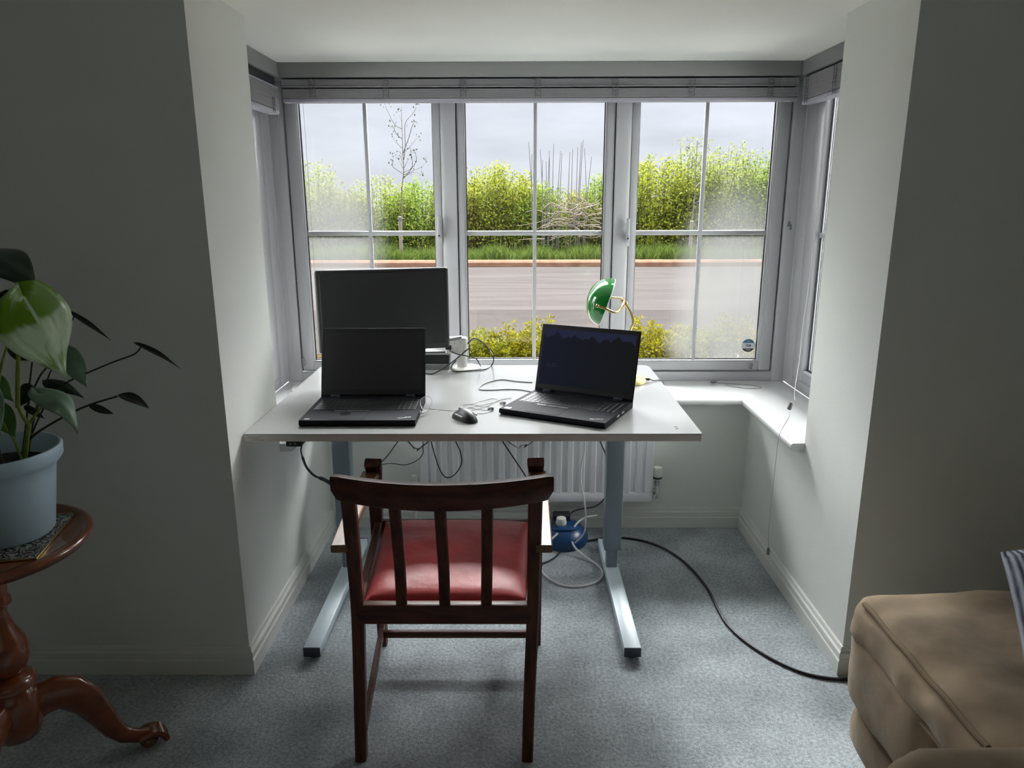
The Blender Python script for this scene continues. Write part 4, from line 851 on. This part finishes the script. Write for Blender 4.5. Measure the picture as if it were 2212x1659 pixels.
# patterned mat under the pot
def mat_pattern():
    m = bpy.data.materials.new('mat_print'); m.use_nodes = True; nt = m.node_tree; bs_ = nt.nodes['Principled BSDF']; t = N(nt, 'ShaderNodeTexCoord')
    w = N(nt, 'ShaderNodeTexWave'); w.inputs['Scale'].default_value = 22; w.inputs['Distortion'].default_value = 16; w.inputs['Detail'].default_value = 2; w.inputs['Detail Scale'].default_value = 2; nt.links.new(t.outputs['Object'], w.inputs[0])
    r = N(nt, 'ShaderNodeValToRGB'); r.color_ramp.interpolation = 'CONSTANT'; r.color_ramp.elements[0].color = (.02, .022, .022, 1); r.color_ramp.elements[1].color = (.30, .30, .26, 1); r.color_ramp.elements[1].position = .62; nt.links.new(w.outputs[0], r.inputs[0]); nt.links.new(r.outputs[0], bs_.inputs['Base Color']); bs_.inputs['Roughness'].default_value = .5; M['mat_print'] = m
mat_pattern()
ma = thing('place_mat', 'black and cream patterned square mat under the plant pot', 'mat', (TX+.022, TY+.022, TZ), math.radians(12))
b = BM(); bx(b, -.122, .122, -.122, .122, .0005, .004, .001); part('printed_sheet', b, 'mat_print', ma, world=False)
b = BM(); frame_ring(b, -.1245, .1245, -.1245, .1245, (.004,)*4, (.0004, .0046), 'y', .0005)
bmesh.ops.transform(b, matrix=Matrix(((1, 0, 0, 0), (0, 0, 1, 0), (0, 1, 0, 0), (0, 0, 0, 1))), verts=b.verts); part('gold_edge', b, 'brass', ma, world=False)

# ------------------------------------------------------------------ plant
PX, PY, PZ = -1.195, 1.592, TZ+.005
pl = thing('potted_plant', 'leafy climbing houseplant in a slate blue pot on the round table', 'plant', (PX, PY, PZ))
b = BM(); lathe(b, [(0, 0), (.092, 0), (.097, .006), (.1155, .140), (.1185, .160), (.129, .172), (.136, .182), (.137, .205), (.134, .209), (.130, .209), (.127, .204), (.118, .172), (.112, .150), (.110, .142), (0, .142)], (PX, PY, PZ), 56); part('pot', b, 'pot_blue', pl, ang=40)
b = BM(); lathe(b, [(0, .145), (.1095, .145), (.1150, .163), (.06, .171), (0, .174)], (PX, PY, PZ), 32); part('soil', b, 'soil', pl)
def var_leaf():
    m = bpy.data.materials.new('leaf_variegated'); m.use_nodes = True; nt = m.node_tree; b = nt.nodes['Principled BSDF']
    t = N(nt, 'ShaderNodeTexCoord'); s = N(nt, 'ShaderNodeSeparateXYZ'); nt.links.new(t.outputs['UV'], s.inputs[0])
    mp = N(nt, 'ShaderNodeMapping'); mp.inputs['Scale'].default_value = (5.5, 2.2, 1); mp.inputs['Rotation'].default_value = (0, 0, .45); nt.links.new(t.outputs['UV'], mp.inputs[0])
    n = N(nt, 'ShaderNodeTexNoise'); n.inputs['Scale'].default_value = 1.0; n.inputs['Detail'].default_value = 5; n.inputs['Distortion'].default_value = 1.2; nt.links.new(mp.outputs[0], n.inputs[0])
    bd_ = N(nt, 'ShaderNodeFloatCurve'); c = bd_.mapping.curves[0]
    for p in ((.0, .30), (.22, .25), (.34, .62), (.62, .66), (.78, .48), (1.0, .18)): c.points.new(*p)
    nt.links.new(s.outputs[1], bd_.inputs['Value'])
    a = N(nt, 'ShaderNodeMath', operation='ADD'); nt.links.new(n.outputs[0], a.inputs[0]); nt.links.new(bd_.outputs[0], a.inputs[1])
    k = N(nt, 'ShaderNodeMapRange'); k.inputs[1].default_value = .84; k.inputs[2].default_value = 1.16; nt.links.new(a.outputs[0], k.inputs[0])
    mr_ = N(nt, 'ShaderNodeMath', operation='SUBTRACT'); mr_.inputs[1].default_value = .5; nt.links.new(s.outputs[0], mr_.inputs[0]); ab = N(nt, 'ShaderNodeMath', operation='ABSOLUTE'); nt.links.new(mr_.outputs[0], ab.inputs[0])
    rib_ = N(nt, 'ShaderNodeMapRange'); rib_.inputs[1].default_value = .012; rib_.inputs[2].default_value = .035; rib_.inputs[3].default_value = .9; rib_.inputs[4].default_value = 0; nt.links.new(ab.outputs[0], rib_.inputs[0])
    mxx = N(nt, 'ShaderNodeMath', operation='MAXIMUM'); nt.links.new(k.outputs[0], mxx.inputs[0]); nt.links.new(rib_.outputs[0], mxx.inputs[1])
    c_ = N(nt, 'ShaderNodeMix', data_type='RGBA'); nt.links.new(mxx.outputs[0], c_.inputs[0]); c_.inputs[6].default_value = (.20, .40, .015, 1); c_.inputs[7].default_value = (.80, .92, .70, 1)
    nt.links.new(c_.outputs[2], b.inputs['Base Color']); b.inputs['Roughness'].default_value = .25; b.inputs['Coat Weight'].default_value = .5; tl = N(nt, 'ShaderNodeBsdfTranslucent'); nt.links.new(c_.outputs[2], tl.inputs[0]); ms_ = N(nt, 'ShaderNodeMixShader'); ms_.inputs[0].default_value = .4; nt.links.new(b.outputs[0], ms_.inputs[1]); nt.links.new(tl.outputs[0], ms_.inputs[2]); nt.links.new(ms_.outputs[0], nt.nodes['Material Output'].inputs[0]); M['leaf_variegated'] = m
var_leaf()
def leaf(base, tip, w, nrm=(0, -1, .3), fold=.25, droop=.0, shape='heart', m='leaf_dark', twist=0, curl=0, off=0):
    base, tip = Vector(base), Vector(tip); ax_ = tip-base; L = ax_.length; ax_.normalize(); n = Vector(nrm); n = (n-ax_*n.dot(ax_)).normalized(); sd = ax_.cross(n)
    b = BM(); nl, nw = 18, 10; g = []
    for i in range(nl+1):
        t = i/nl
        hw = (math.sin(PI*min(1, t**.62))**(.70 if t < .327 else 1.15) if shape == 'heart' else math.sin(PI*t**.85)**.8)*w/2*(1 if t < .999 else 0)
        c = base+ax_*(L*t)+n*(droop*L*(4*t*(1-t)))+sd*(off*L*math.sin(PI*t)); a = twist*t; s2 = sd*math.cos(a)+n*math.sin(a); n2 = n*math.cos(a)-sd*math.sin(a); row = []
        for j in range(nw+1):
            u = -1+2*j/nw; th_ = curl*u
            back = -(abs(u)**1.5)*.16*L*(1-t)**4 if shape == 'heart' else 0
            q = c+ax_*back+s2*(hw*(math.sin(th_)/curl if curl else u))+n2*(-hw*((1-math.cos(th_))/curl if curl else 0)+fold*hw*abs(u))+n2*(.035*w*math.sin(t*9+u*2)*abs(u))
            row.append(b.verts.new(q))
        g.append(row)
    uvl = b.loops.layers.uv.new('UVMap')
    for i in range(nl):
        for j in range(nw):
            f = b.faces.new((g[i][j], g[i][j+1], g[i+1][j+1], g[i+1][j]))
            for l_, (ii, jj) in zip(f.loops, ((i, j), (i, j+1), (i+1, j+1), (i+1, j))): l_[uvl].uv = (jj/nw, ii/nl)
    o = part('leaf', b, m, pl, ang=180, recalc=False); md = o.modifiers.new('thick', 'SOLIDIFY'); md.thickness = .0009; return o
def pL(x, y, Y): return ony(x, y, Y)
lf = leaf(pL(50, 640, 1.44), pL(141, 816, 1.50), .150, (.80, -.48, .36), fold=-.14, droop=.05, m='leaf_variegated'); lf['label'] = 'large green and cream variegated leaf'
leaf(pL(-70, 545, 1.62), pL(86, 632, 1.50), .135, (.3, -.4, .9), fold=-.2, droop=.10, m='leaf_dark')
leaf(pL(30, 640, 1.58), pL(-30, 728, 1.52), .075, (.1, -.9, .3), fold=-.1, m='leaf_dark')
leaf(pL(160, 680, 1.55), pL(240, 735, 1.55), .012, (0, -.5, 1), fold=.5, m='leaf_brown', droop=.02)
leaf(pL(302, 747, 1.55), pL(389, 796, 1.56), .014, (0, -.4, 1), fold=.5, m='leaf_brown', droop=.05)
leaf(pL(254, 853, 1.58), pL(322, 882, 1.58), .024, (0, -.6, 1), fold=.4, m='leaf_brown', droop=.12, shape='oval')
leaf(pL(190, 874, 1.58), pL(245, 894, 1.58), .016, (0, -1, .4), fold=.4, m='leaf_brown', droop=.03, shape='oval')
leaf(pL(142, 758, 1.58), pL(188, 838, 1.54), .048, (.2, -.9, .2), fold=-.2, m='leaf_grey')
lf = leaf(pL(82, 850, 1.52), pL(168, 938, 1.50), .062, (.7, -.4, .7), fold=-.3, droop=.30, m='leaf_grey')
leaf(pL(104, 826, 1.60), pL(182, 860, 1.60), .034, (.3, -.5, .8), fold=-.3, droop=.12, m='leaf_dark')
leaf(pL(-38, 835, 1.46), pL(2, 940, 1.42), .060, (.3, -.9, .2), fold=-.15, m='leaf_grey', droop=.05)
leaf(pL(28, 742, 1.60), pL(82, 780, 1.58), .050, (0, -.8, .6), fold=-.2, m='leaf_dark')
leaf(pL(-25, 815, 1.55), pL(30, 868, 1.53), .044, (.2, -.7, .6), fold=-.2, m='leaf_mid', droop=.08)
leaf(pL(-10, 880, 1.55), pL(34, 945, 1.52), .050, (.2, -.9, .3), fold=-.2, m='leaf_mid')
leaf(pL(60, 835, 1.58), pL(40, 880, 1.56), .040, (0, -.9, .3), fold=-.2, m='leaf_dark')
leaf(pL(58, 880, 1.57), pL(98, 905, 1.57), .016, (0, -.9, .3), m='leaf_dark')
def stem(pts, r, m='stem_green', r1=None):
    b = BM(); tube(b, [ony(x, y, Y) for x, y, Y in pts], r, 7, 5, r1=r1 or r*.7); part('stem', b, m, pl)
stem([(52, 1000, 1.56), (58, 950, 1.56), (62, 920, 1.55), (50, 900, 1.54), (38, 875, 1.53)], .0055)
stem([(38, 880, 1.53), (38, 820, 1.53), (40, 760, 1.53), (44, 700, 1.52), (50, 642, 1.50)], .0048)
stem([(-2, 990, 1.54), (-6, 880, 1.54), (3, 790, 1.55), (18, 735, 1.57), (30, 645, 1.58)], .003)
stem([(48, 985, 1.57), (58, 900, 1.58), (64, 830, 1.58), (70, 780, 1.59), (74, 765, 1.59)], .0022, 'stem_dark')
stem([(55, 985, 1.57), (60, 880, 1.58), (80, 825, 1.58), (100, 795, 1.57), (142, 758, 1.58)], .0024, 'stem_dark')
stem([(56, 990, 1.58), (75, 900, 1.58), (95, 845, 1.58), (108, 805, 1.58), (160, 683, 1.56)], .0020, 'stem_dark')
stem([(50, 985, 1.59), (95, 880, 1.58), (140, 830, 1.57), (188, 806, 1.56), (245, 782, 1.55), (290, 765, 1.55), (304, 750, 1.55)], .0022, 'stem_dark')
stem([(55, 960, 1.58), (80, 935, 1.58), (135, 902, 1.58), (190, 876, 1.58), (254, 856, 1.58)], .0030, 'stem_dark')
stem([(58, 930, 1.56), (70, 905, 1.55), (85, 885, 1.53), (98, 865, 1.52), (84, 850, 1.52)], .0035)
stem([(45, 990, 1.55), (30, 950, 1.54), (10, 920, 1.52), (-38, 835, 1.46)], .003)
stem([(64, 975, 1.58), (75, 890, 1.59), (92, 845, 1.60), (106, 828, 1.60)], .0022)
stem([(-20, 1000, 1.5), (-10, 960, 1.5), (2, 985, 1.5), (8, 1005, 1.5)], .003, 'stem_dark')

# ------------------------------------------------------------------ sofa and cushion
sf = thing('sofa', 'tan suede sofa end at the lower right', 'sofa', (1.35, 1.2, 0))
SX, SY0, SY1 = .87, 1.13, 1.715
b = BM(); puffy(b, SX+.06, 1.95, .55, SY1-.02, .06, .30, .04, (0, 0, 0), .003, 3); part('base', b, 'suede', sf, ang=60)
for x_ in (SX+.14, 1.85):
    for y_ in (.62, SY1-.10): part('foot', lathe(BM(), [(0, 0), (.022, 0), (.030, .065), (0, .065)], (x_, y_, 0), 16), 'black_plastic', sf)
b = BM(); puffy(b, SX+.002, SX+.10, 1.34, SY1-.005, .165, .405, .045, (.022, .01, .01), .006, 11, mtx=Matrix.Translation((SX, 0, .175)) @ Matrix.Rotation(-.05, 4, 'Y') @ Matrix.Translation((-SX, 0, -.175))); part('front_panel', b, 'suede', sf, ang=60)
b = BM(); puffy(b, SX+.010, SX+.12, SY0+.02, SY1-.02, .045, .185, .04, (.02, 0, 0), .004, 17); part('kick_panel', b, 'suede', sf, ang=60)
b = BM(); puffy(b, SX-.012, 1.62, SY0-.03, SY1, .345, .470, .052, (.012, .012, .034), .013, 23, cuts=26); seat = part('seat_cushion', b, 'suede', sf, ang=60)
b = BM()
for zz, xx in ((.3575, SX-.012+.0105), (.4625, SX-.012+.0120)):
    part('seam_piping', tube(BM(), [(xx+.0, y_, zz+.002*math.sin(y_*40)) for y_ in np.linspace(SY0+.03, SY1-.055, 14)], .0062, 8, 4), 'suede_piping', seat)
b = BM(); puffy(b, .61, 1.95, .80, SY0-.035, .08, .555, .075, (.012, .010, .018), .005, 31, cuts=18); part('armrest', b, 'suede', sf, ang=60)
b = BM(); puffy(b, 1.62, 1.95, .90, SY1, .30, .82, .07, (.03, 0, .02), .005, 41); part('backrest', b, 'suede', sf, ang=60)
def stripe_mat():
    m = bpy.data.materials.new('cushion_stripe'); m.use_nodes = True; nt = m.node_tree; b = nt.nodes['Principled BSDF']; t = N(nt, 'ShaderNodeTexCoord')
    s = N(nt, 'ShaderNodeSeparateXYZ'); nt.links.new(t.outputs['UV'], s.inputs[0])
    n = N(nt, 'ShaderNodeTexNoise'); n.inputs['Scale'].default_value = 55; mp = N(nt, 'ShaderNodeMapping'); mp.inputs['Scale'].default_value = (1, .12, 1); nt.links.new(t.outputs['UV'], mp.inputs[0]); nt.links.new(mp.outputs[0], n.inputs[0])
    mu = N(nt, 'ShaderNodeMath', operation='MULTIPLY'); mu.inputs[1].default_value = 36*2*PI; nt.links.new(s.outputs[0], mu.inputs[0])
    si = N(nt, 'ShaderNodeMath', operation='SINE'); nt.links.new(mu.outputs[0], si.inputs[0])
    ad = N(nt, 'ShaderNodeMath', operation='MULTIPLY_ADD'); ad.inputs[1].default_value = 2.2; nt.links.new(n.outputs[0], ad.inputs[0]); nt.links.new(si.outputs[0], ad.inputs[2])
    r = N(nt, 'ShaderNodeValToRGB'); mm = N(nt, 'ShaderNodeMapRange'); mm.inputs[1].default_value = 0; mm.inputs[2].default_value = 2.2; nt.links.new(ad.outputs[0], mm.inputs[0]); nt.links.new(mm.outputs[0], r.inputs[0])
    e = r.color_ramp.elements; e[0].color = (.05, .06, .10, 1); e[1].color = (.52, .55, .62, 1); nt.links.new(r.outputs[0], b.inputs['Base Color']); b.inputs['Roughness'].default_value = .9; M['cushion_stripe'] = m
stripe_mat()
def pillow(C, U, V, T):
    b = BM(); U, V = Vector(U), Vector(V); nn = U.cross(V).normalized(); n_ = 20; L_ = []
    uvl = b.loops.layers.uv.new('UVMap')
    for s in (1, -1):
        g = []
        for i in range(n_+1):
            row = []
            for j in range(n_+1):
                u, v = -1+2*i/n_, -1+2*j/n_; pin = 1-.04*(1-u*u)*(abs(v)**3); pin2 = 1-.04*(1-v*v)*(abs(u)**3)
                row.append(b.verts.new(Vector(C)+U*(u*pin2)+V*(v*pin)+nn*(s*T*max(0, (1-u**4)*(1-v**4))**.55)))
            g.append(row)
        for i in range(n_):
            for j in range(n_):
                idx = ((i, j), (i+1, j), (i+1, j+1), (i, j+1)); f = b.faces.new([g[a][c] for a, c in (idx if s > 0 else idx[::-1])])
                for l_, (a, c) in zip(f.loops, (idx if s > 0 else idx[::-1])): l_[uvl].uv = (a/n_, c/n_)
    bmesh.ops.remove_doubles(b, verts=b.verts, dist=1e-6); return b
solo('cushion', pillow((1.168, 1.27, .669), (.190, -.02, .05), (.022, .11, .118), .070), 'cushion_stripe', 'blue and grey striped cushion standing on the tan sofa seat', 'cushion', ang=80)

# ------------------------------------------------------------------ outdoors
GZ = -.15
struct('ground_garden', bx(BM(), -16, 16, 6.2, 7.62, GZ-.3, GZ), 'earth')
struct('ground_bounce', bx(BM(), -7, 7, YW+.1, 6.2, GZ-.3, GZ), 'bounce_pale')  # unseen pale strip, added to bounce daylight up to the bay ceiling
struct('pavement', bx(BM(), -30, 30, 7.62, 10.75, GZ-.3, GZ+.004), 'paving')
struct('road', bx(BM(), -40, 40, 10.75, 17.75, GZ-.3, GZ), 'road_surface')
b = BM(); prism(b, [(17.72, GZ-.2), (17.72, GZ+.10), (17.77, GZ+.14), (18.05, GZ+.145), (18.05, GZ-.2)], -40, 40, 'x'); struct('kerb', b, 'kerb_stone')
struct('verge', bx(BM(), -40, 40, 18.05, 30, GZ-.3, GZ+.13), 'verge_earth')
struct('driveway', bx(BM(), 2.30, 6.5, YW+.6, 7.64, GZ-.2, GZ+.006), 'driveway_brick')
b = BM(); bar(b, [(2.26, YW+.6, GZ), (2.26, 7.62, GZ)], .07, .06, .01); struct('trim_edging', b, 'sticker_white')

def leaf_cloud(P, D, size, rnd, aspect=.55):
    """numpy: one bent diamond leaf per point P, roughly along D"""
    n = len(P); a = D/np.linalg.norm(D, axis=1, keepdims=True); r = rnd.normal(size=(n, 3)); s = np.cross(a, r); s /= np.linalg.norm(s, axis=1, keepdims=True)+1e-9
    nn = np.cross(a, s); L = size*rnd.uniform(.6, 1.3, (n, 1)); w = L*aspect*.5
    v = np.stack([P, P+a*L*.5+s*w+nn*w*.3, P+a*L, P+a*L*.5-s*w+nn*w*.3], 1).reshape(-1, 3)
    return v, np.arange(4*n).reshape(n, 4)
def np_mesh(name, v, f, m):
    me = bpy.data.meshes.new(name); me.from_pydata(v.tolist(), [], f.tolist()); me.materials.append(M[m]); me.update(); return me
def shoots(cx_, cy_, w, d, h0, h1, nsh, per, size, rnd, spread, z0, bend=.25, low=.12):
    """upright leafy shoots filling a footprint; heights h0..h1"""
    P = []; D = []; tw = []
    for _ in range(nsh):
        x = cx_+rnd.uniform(-.5, .5)*w; y = cy_+rnd.uniform(-.5, .5)*d; e = 1-(2*abs(x-cx_)/w)**2*.35
        h = rnd.uniform(h0, h1)*e if rnd.random() < .75 else h0*rnd.uniform(.5, 1)*e
        lx, ly = rnd.normal()*bend*.5, rnd.normal()*bend*.4
        t = rnd.uniform(low, 1, per)**.8; k = t[:, None]
        c = np.array([x, y, z0])+np.concatenate([lx*k*h*.6, ly*k*h*.6, k*h], 1)
        off = rnd.normal(size=(per, 3))*spread*(1.05-.75*k); off[:, 2] *= .6
        P.append(c+off); dd = off/ (np.linalg.norm(off, axis=1, keepdims=True)+1e-6)+np.array([0, 0, .5])+rnd.normal(size=(per, 3))*.35; D.append(dd)
        tw.append(((x, y, z0), (x+lx*h*.3, y+ly*h*.3, z0+h*.5), (x+lx*h*.6, y+ly*h*.6, z0+h*.97)))
    return np.concatenate(P), np.concatenate(D), tw
def shrub(name, label, cat, cx_, cy_, w, d, h0, h1, nsh, per, size, m, seed, spread=.16, twig=.010, bend=.25, group=None, z0=GZ+.12, aspect=.55, low=.12, twig_m='bark'):
    rnd = np.random.default_rng(seed); P, D, tw = shoots(cx_, cy_, w, d, h0, h1, nsh, per, size, rnd, spread, z0, bend, low)
    P[:, 2] = np.maximum(P[:, 2], z0+.01)
    r = thing(name, label, cat, (cx_, cy_, z0), 0, group); v, f = leaf_cloud(P, D, size, rnd, aspect); v -= np.array([cx_, cy_, z0])
    o = bpy.data.objects.new('foliage', np_mesh('foliage', v, f, m)); COL.objects.link(o); o.parent = r
    b = BM()
    for p in tw: tube(b, p, twig, 4, 2, r1=twig*.35)
    part('stems', b, twig_m, r); return r
def px_top(x, y, Y): q = ony(x, y, Y); return q.x, q.z-(GZ+.12)
HYp = 21.2
hed = [  # px centre, px width, px of top, colour, label, leafsize, shoots, per, spread
 (672, 95, 352, 'hedge_pale', 'tall feathery pale green shrub at the left end of the left window', .10, 70, 60, .14),
 (738, 110, 402, 'hedge_olive', 'low straggly olive hedge shrub where the hedge dips in the left window', .085, 100, 46, .18),
 (815, 120, 385, 'hedge_pale', 'pale twiggy hedge shrub left of the staked sapling', .085, 120, 44, .18),
 (905, 110, 398, 'hedge_green', 'green hedge shrub right of the staked sapling', .09, 120, 46, .18),
 (985, 90, 385, 'hedge_olive', 'olive hedge shrub behind the bar between left and middle windows', .09, 90, 44, .18),
 (1075, 160, 362, 'hedge_yellow', 'dense yellow-green hedge shrub filling the left of the middle window', .10, 190, 52, .18),
 (1165, 80, 400, 'hedge_green', 'green hedge shrub behind the bare upright whips', .09, 90, 46, .18),
 (1235, 110, 414, 'hedge_olive', 'low olive hedge shrub above the dead branch pile', .085, 100, 44, .18),
 (1300, 90, 380, 'hedge_green', 'bright hedge shrub at the right edge of the middle window', .09, 90, 48, .18),
 (1420, 150, 345, 'hedge_yellow', 'tall bright green hedge shrub at the left of the right window', .10, 190, 54, .18),
 (1510, 70, 305, 'hedge_pale', 'tallest narrow hedge shrub rising beside the right window bar', .09, 70, 54, .15),
 (1575, 110, 322, 'hedge_pale', 'tall hedge shrub just right of the right window bar', .09, 130, 54, .17),
 (1655, 110, 338, 'hedge_green', 'tall hedge shrub at the right end of the right window', .09, 130, 54, .17),
 (1760, 120, 350, 'hedge_green', 'hedge shrub seen as a sliver through the right side window', .09, 110, 46, .18),
 (560, 120, 370, 'hedge_green', 'hedge shrub beyond the left corner of the bay window', .09, 110, 46, .18)]
for i, (pc, pw, pt, m_, lab, ls, ns, per, spr) in enumerate(hed):
    x, h = px_top(pc, pt, HYp); w_ = pw/F*HYp*1.25
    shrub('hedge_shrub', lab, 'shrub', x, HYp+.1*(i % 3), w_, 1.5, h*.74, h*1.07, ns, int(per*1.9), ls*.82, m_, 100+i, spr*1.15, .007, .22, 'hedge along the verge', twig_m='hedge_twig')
# grass on the verge
rnd = np.random.default_rng(5); ng = 15000
x = rnd.uniform(-9, 10, ng); y = 18.08+rnd.random(ng)**1.2*2.4; hgt = rnd.uniform(.10, .34, ng)*(.7+.5*np.sin(x*1.7+np.sin(x*.6)*2)**2); lx = rnd.normal(size=ng)*.10; ly = rnd.normal(size=ng)*.07-.04; wd = .014
base = np.stack([x, y, np.full(ng, GZ+.12)], 1); tipp = base+np.stack([lx, ly, hgt], 1); md_ = (base*.45+tipp*.55)+np.stack([-lx*.25, -ly*.25, hgt*.05], 1)
v = np.stack([base+[wd, 0, 0], base-[wd, 0, 0], md_-[wd*.7, 0, 0], md_+[wd*.7, 0, 0], tipp], 1).reshape(-1, 3)
fa = [];
for i in range(ng): k = 5*i; fa += [(k, k+1, k+2, k+3), (k+3, k+2, k+4)]
me = bpy.data.meshes.new('verge_grass'); me.from_pydata(v.tolist(), [], fa); me.materials.append(M['grass_blade']); o = bpy.data.objects.new('verge_grass', me); COL.objects.link(o)
o['kind'] = 'stuff'; o['label'] = 'long green grass on the verge below the hedge'; o['category'] = 'grass'
# bushes in the front garden
gb = [(1042, 100, 712, 'bush_lime', 'low lime-green garden bush behind the socket stand', 60), (1110, 95, 700, 'bush_gold', 'golden garden bush left of the middle window bar', 60), (1148, 36, 664, 'bush_gold', 'slim upright golden shoot cluster by the middle window bar', 16),
      (1392, 90, 690, 'bush_gold', 'bright yellow garden bush just right of the lamp', 56), (1465, 80, 700, 'bush_gold', 'yellow-green garden bush in the middle of the right window', 50), (1535, 85, 704, 'bush_lime', 'misty green garden bush right of the right window bar', 60), (1590, 75, 682, 'bush_gold', 'golden topped garden bush near the round sticker', 60)]
for i, (pc, pw, pt, m_, lab, ns) in enumerate(gb):
    Y = 7.0+.12*(i % 2); q = ony(pc, pt, Y); h = q.z-GZ
    shrub('garden_bush', lab, 'bush', q.x, Y, pw/F*Y*1.2, .42, h*.60, h*1.04, ns, 60, .034, m_, 300+i, .045, .0035, .45, 'low bushes in the front garden', GZ, .6, .22)
# saplings, stakes, whips, dead branches
def sapling(label, base_px, pts, Y, stake_top, brs, r0):
    p0 = onz(*base_px, GZ+.13); p0 = Vector((ony(base_px[0], base_px[1], Y).x, Y, GZ+.10)); t = thing('young_tree', label, 'tree', p0)
    b = BM(); P_ = [p0]+[ony(x, y, Y) for x, y in pts]; tube(b, P_, r0, 7, 4, r1=r0*.25); part('trunk', b, 'bark', t)
    b = BM(); tips = []
    for br_ in brs:
        P_ = [ony(x, y, Y+.0) for x, y in br_]
        for k, p in enumerate(P_): p.y += (k*.12)*(1 if len(tips) % 2 else -1)
        tube(b, P_, .011, 5, 4, r1=.004); tips.append(P_)
    part('branches', b, 'whip_twig', t)
    rn = np.random.default_rng(len(brs)); P2 = []
    for tp in tips:
        e = np.array(tp[-1]); P2.append(e+rn.normal(size=(7, 3))*.05); mdp = np.array(tp[len(tp)//2]); P2.append(mdp+rn.normal(size=(2, 3))*.05)
    P2 = np.concatenate(P2); v, f = leaf_cloud(P2, rn.normal(size=P2.shape)+[0, 0, .6], .06, rn); v -= np.array(p0)
    o = bpy.data.objects.new('foliage', np_mesh('foliage', v, f, 'sapling_leaf')); COL.objects.link(o); o.parent = t
    if stake_top:
        sx_ = ony(*stake_top, Y-.12); b = BM(); lathe(b, [(0, GZ+.10), (.045, GZ+.10), (.045, sx_.z), (.03, sx_.z+.01), (0, sx_.z+.012)], (sx_.x, Y-.13, 0), 12)
        st = solo('tree_stake', b, 'stake_wood', label[1], 'stake') if False else None
        return t, b, sx_
    return t, None, None
Ys = 19.3
t_, sb, sx_ = sapling('thin bare young tree tied to a stake in the left window', (866, 545), [(868, 500), (869, 450), (868, 410), (872, 370), (870, 330), (869, 290), (867, 232)], Ys, (864, 468),
  [[(868, 278), (853, 268), (836, 232)], [(868, 262), (860, 245), (852, 236)], [(872, 345), (877, 315), (878, 270), (895, 250), (905, 237)], [(869, 320), (850, 302), (843, 292)], [(869, 300), (858, 290), (853, 276)], [(871, 330), (885, 315), (897, 298), (902, 294)], [(870, 332), (884, 300), (893, 275), (901, 266)], [(870, 362), (860, 345), (847, 335)], [(871, 372), (892, 360), (888, 318)], [(871, 378), (905, 362), (918, 350)], [(870, 375), (850, 360), (852, 350)], [(871, 366), (880, 345), (884, 338)], [(872, 382), (895, 372), (915, 378)], [(870, 352), (862, 332), (858, 328)], [(872, 385), (900, 350), (898, 330)]], .020)
o = solo('tree_stake', sb, 'stake_wood', 'short brown wooden stake supporting the bare young tree in the left window', 'stake')
b = BM(); lathe(b, [(.046, -.02), (.055, -.02), (.055, .02), (.046, .02)], (sx_.x, Ys-.13, sx_.z-.06), 12); tube(b, [(sx_.x, Ys-.08, sx_.z-.06), (sx_.x+.06, Ys, sx_.z-.05)], .012, 6, 1); solo('tree_tie', b, 'gasket', 'dark strap tying the bare young tree to its stake', 'tree tie')
t_, sb, sx_ = sapling('slender pale young tree with a stake in the right window', (1490, 545), [(1492, 500), (1497, 460), (1500, 430), (1502, 405), (1503, 370), (1505, 330), (1507, 305)], Ys, (1494, 478),
  [[(1500, 440), (1510, 434), (1520, 433)], [(1503, 405), (1512, 396), (1520, 399)], [(1504, 360), (1515, 340), (1520, 325)], [(1504, 350), (1495, 330), (1492, 315)]], .018)
o = solo('tree_stake', sb, 'stake_wood', 'pale wooden stake beside the right window bar', 'stake')
wh = [(1142, 306, 1150, 420), (1149, 333, 1155, 425), (1167, 322, 1170, 440), (1172, 345, 1175, 430), (1187, 326, 1184, 440), (1187, 340, 1185, 450), (1180, 348, 1175, 440), (1196, 310, 1195, 450), (1211, 326, 1203, 440), (1214, 330, 1206, 430), (1231, 328, 1222, 450), (1237, 322, 1233, 440), (1248, 318, 1243, 440), (1256, 308, 1248, 450), (1260, 302, 1252, 440), (1263, 320, 1263, 430), (1278, 338, 1260, 420)]
for i, (xa, ya, xb, yb) in enumerate(wh):
    rn = random.Random(i); Y = 20.1; t0, t1 = ony(xb, yb+60, Y), ony(xa, ya, Y); t0.z = GZ+.12; m_ = (t0+t1)/2+Vector((rn.uniform(-.05, .05), 0, .1))
    b = BM(); tube(b, [t0, m_, t1], .016, 5, 5, r1=.007)
    solo('bare_whip', b, 'whip_twig', 'one of the bare upright twigs standing above the hedge in the middle window', 'twig', 'bare whips in the middle window')
rn = random.Random(9); b = BM()
for k in range(110):
    c = ony(rn.uniform(1175, 1312), rn.uniform(440, 520), 19.6+rn.uniform(-.2, .35)); a = rn.uniform(-.5, 3.6); L = rn.uniform(.25, .75)
    d = Vector((math.cos(a), rn.uniform(-.4, .2), abs(math.sin(a))*.8-.2)); q = c+d*L*.5+Vector((rn.uniform(-.12, .12), 0, rn.uniform(-.12, .12)))
    P_ = [c, q, c+d*L+Vector((0, 0, rn.uniform(-.15, .1)))]
    for p in P_: p.z = max(p.z, GZ+.14)
    tube(b, P_, rn.uniform(.008, .02), 5, 4, r1=.005)
solo('dead_branches', b, 'dead_twig', 'heap of pale dead branches at the foot of the hedge in the middle window', 'branches')['kind'] = 'stuff'
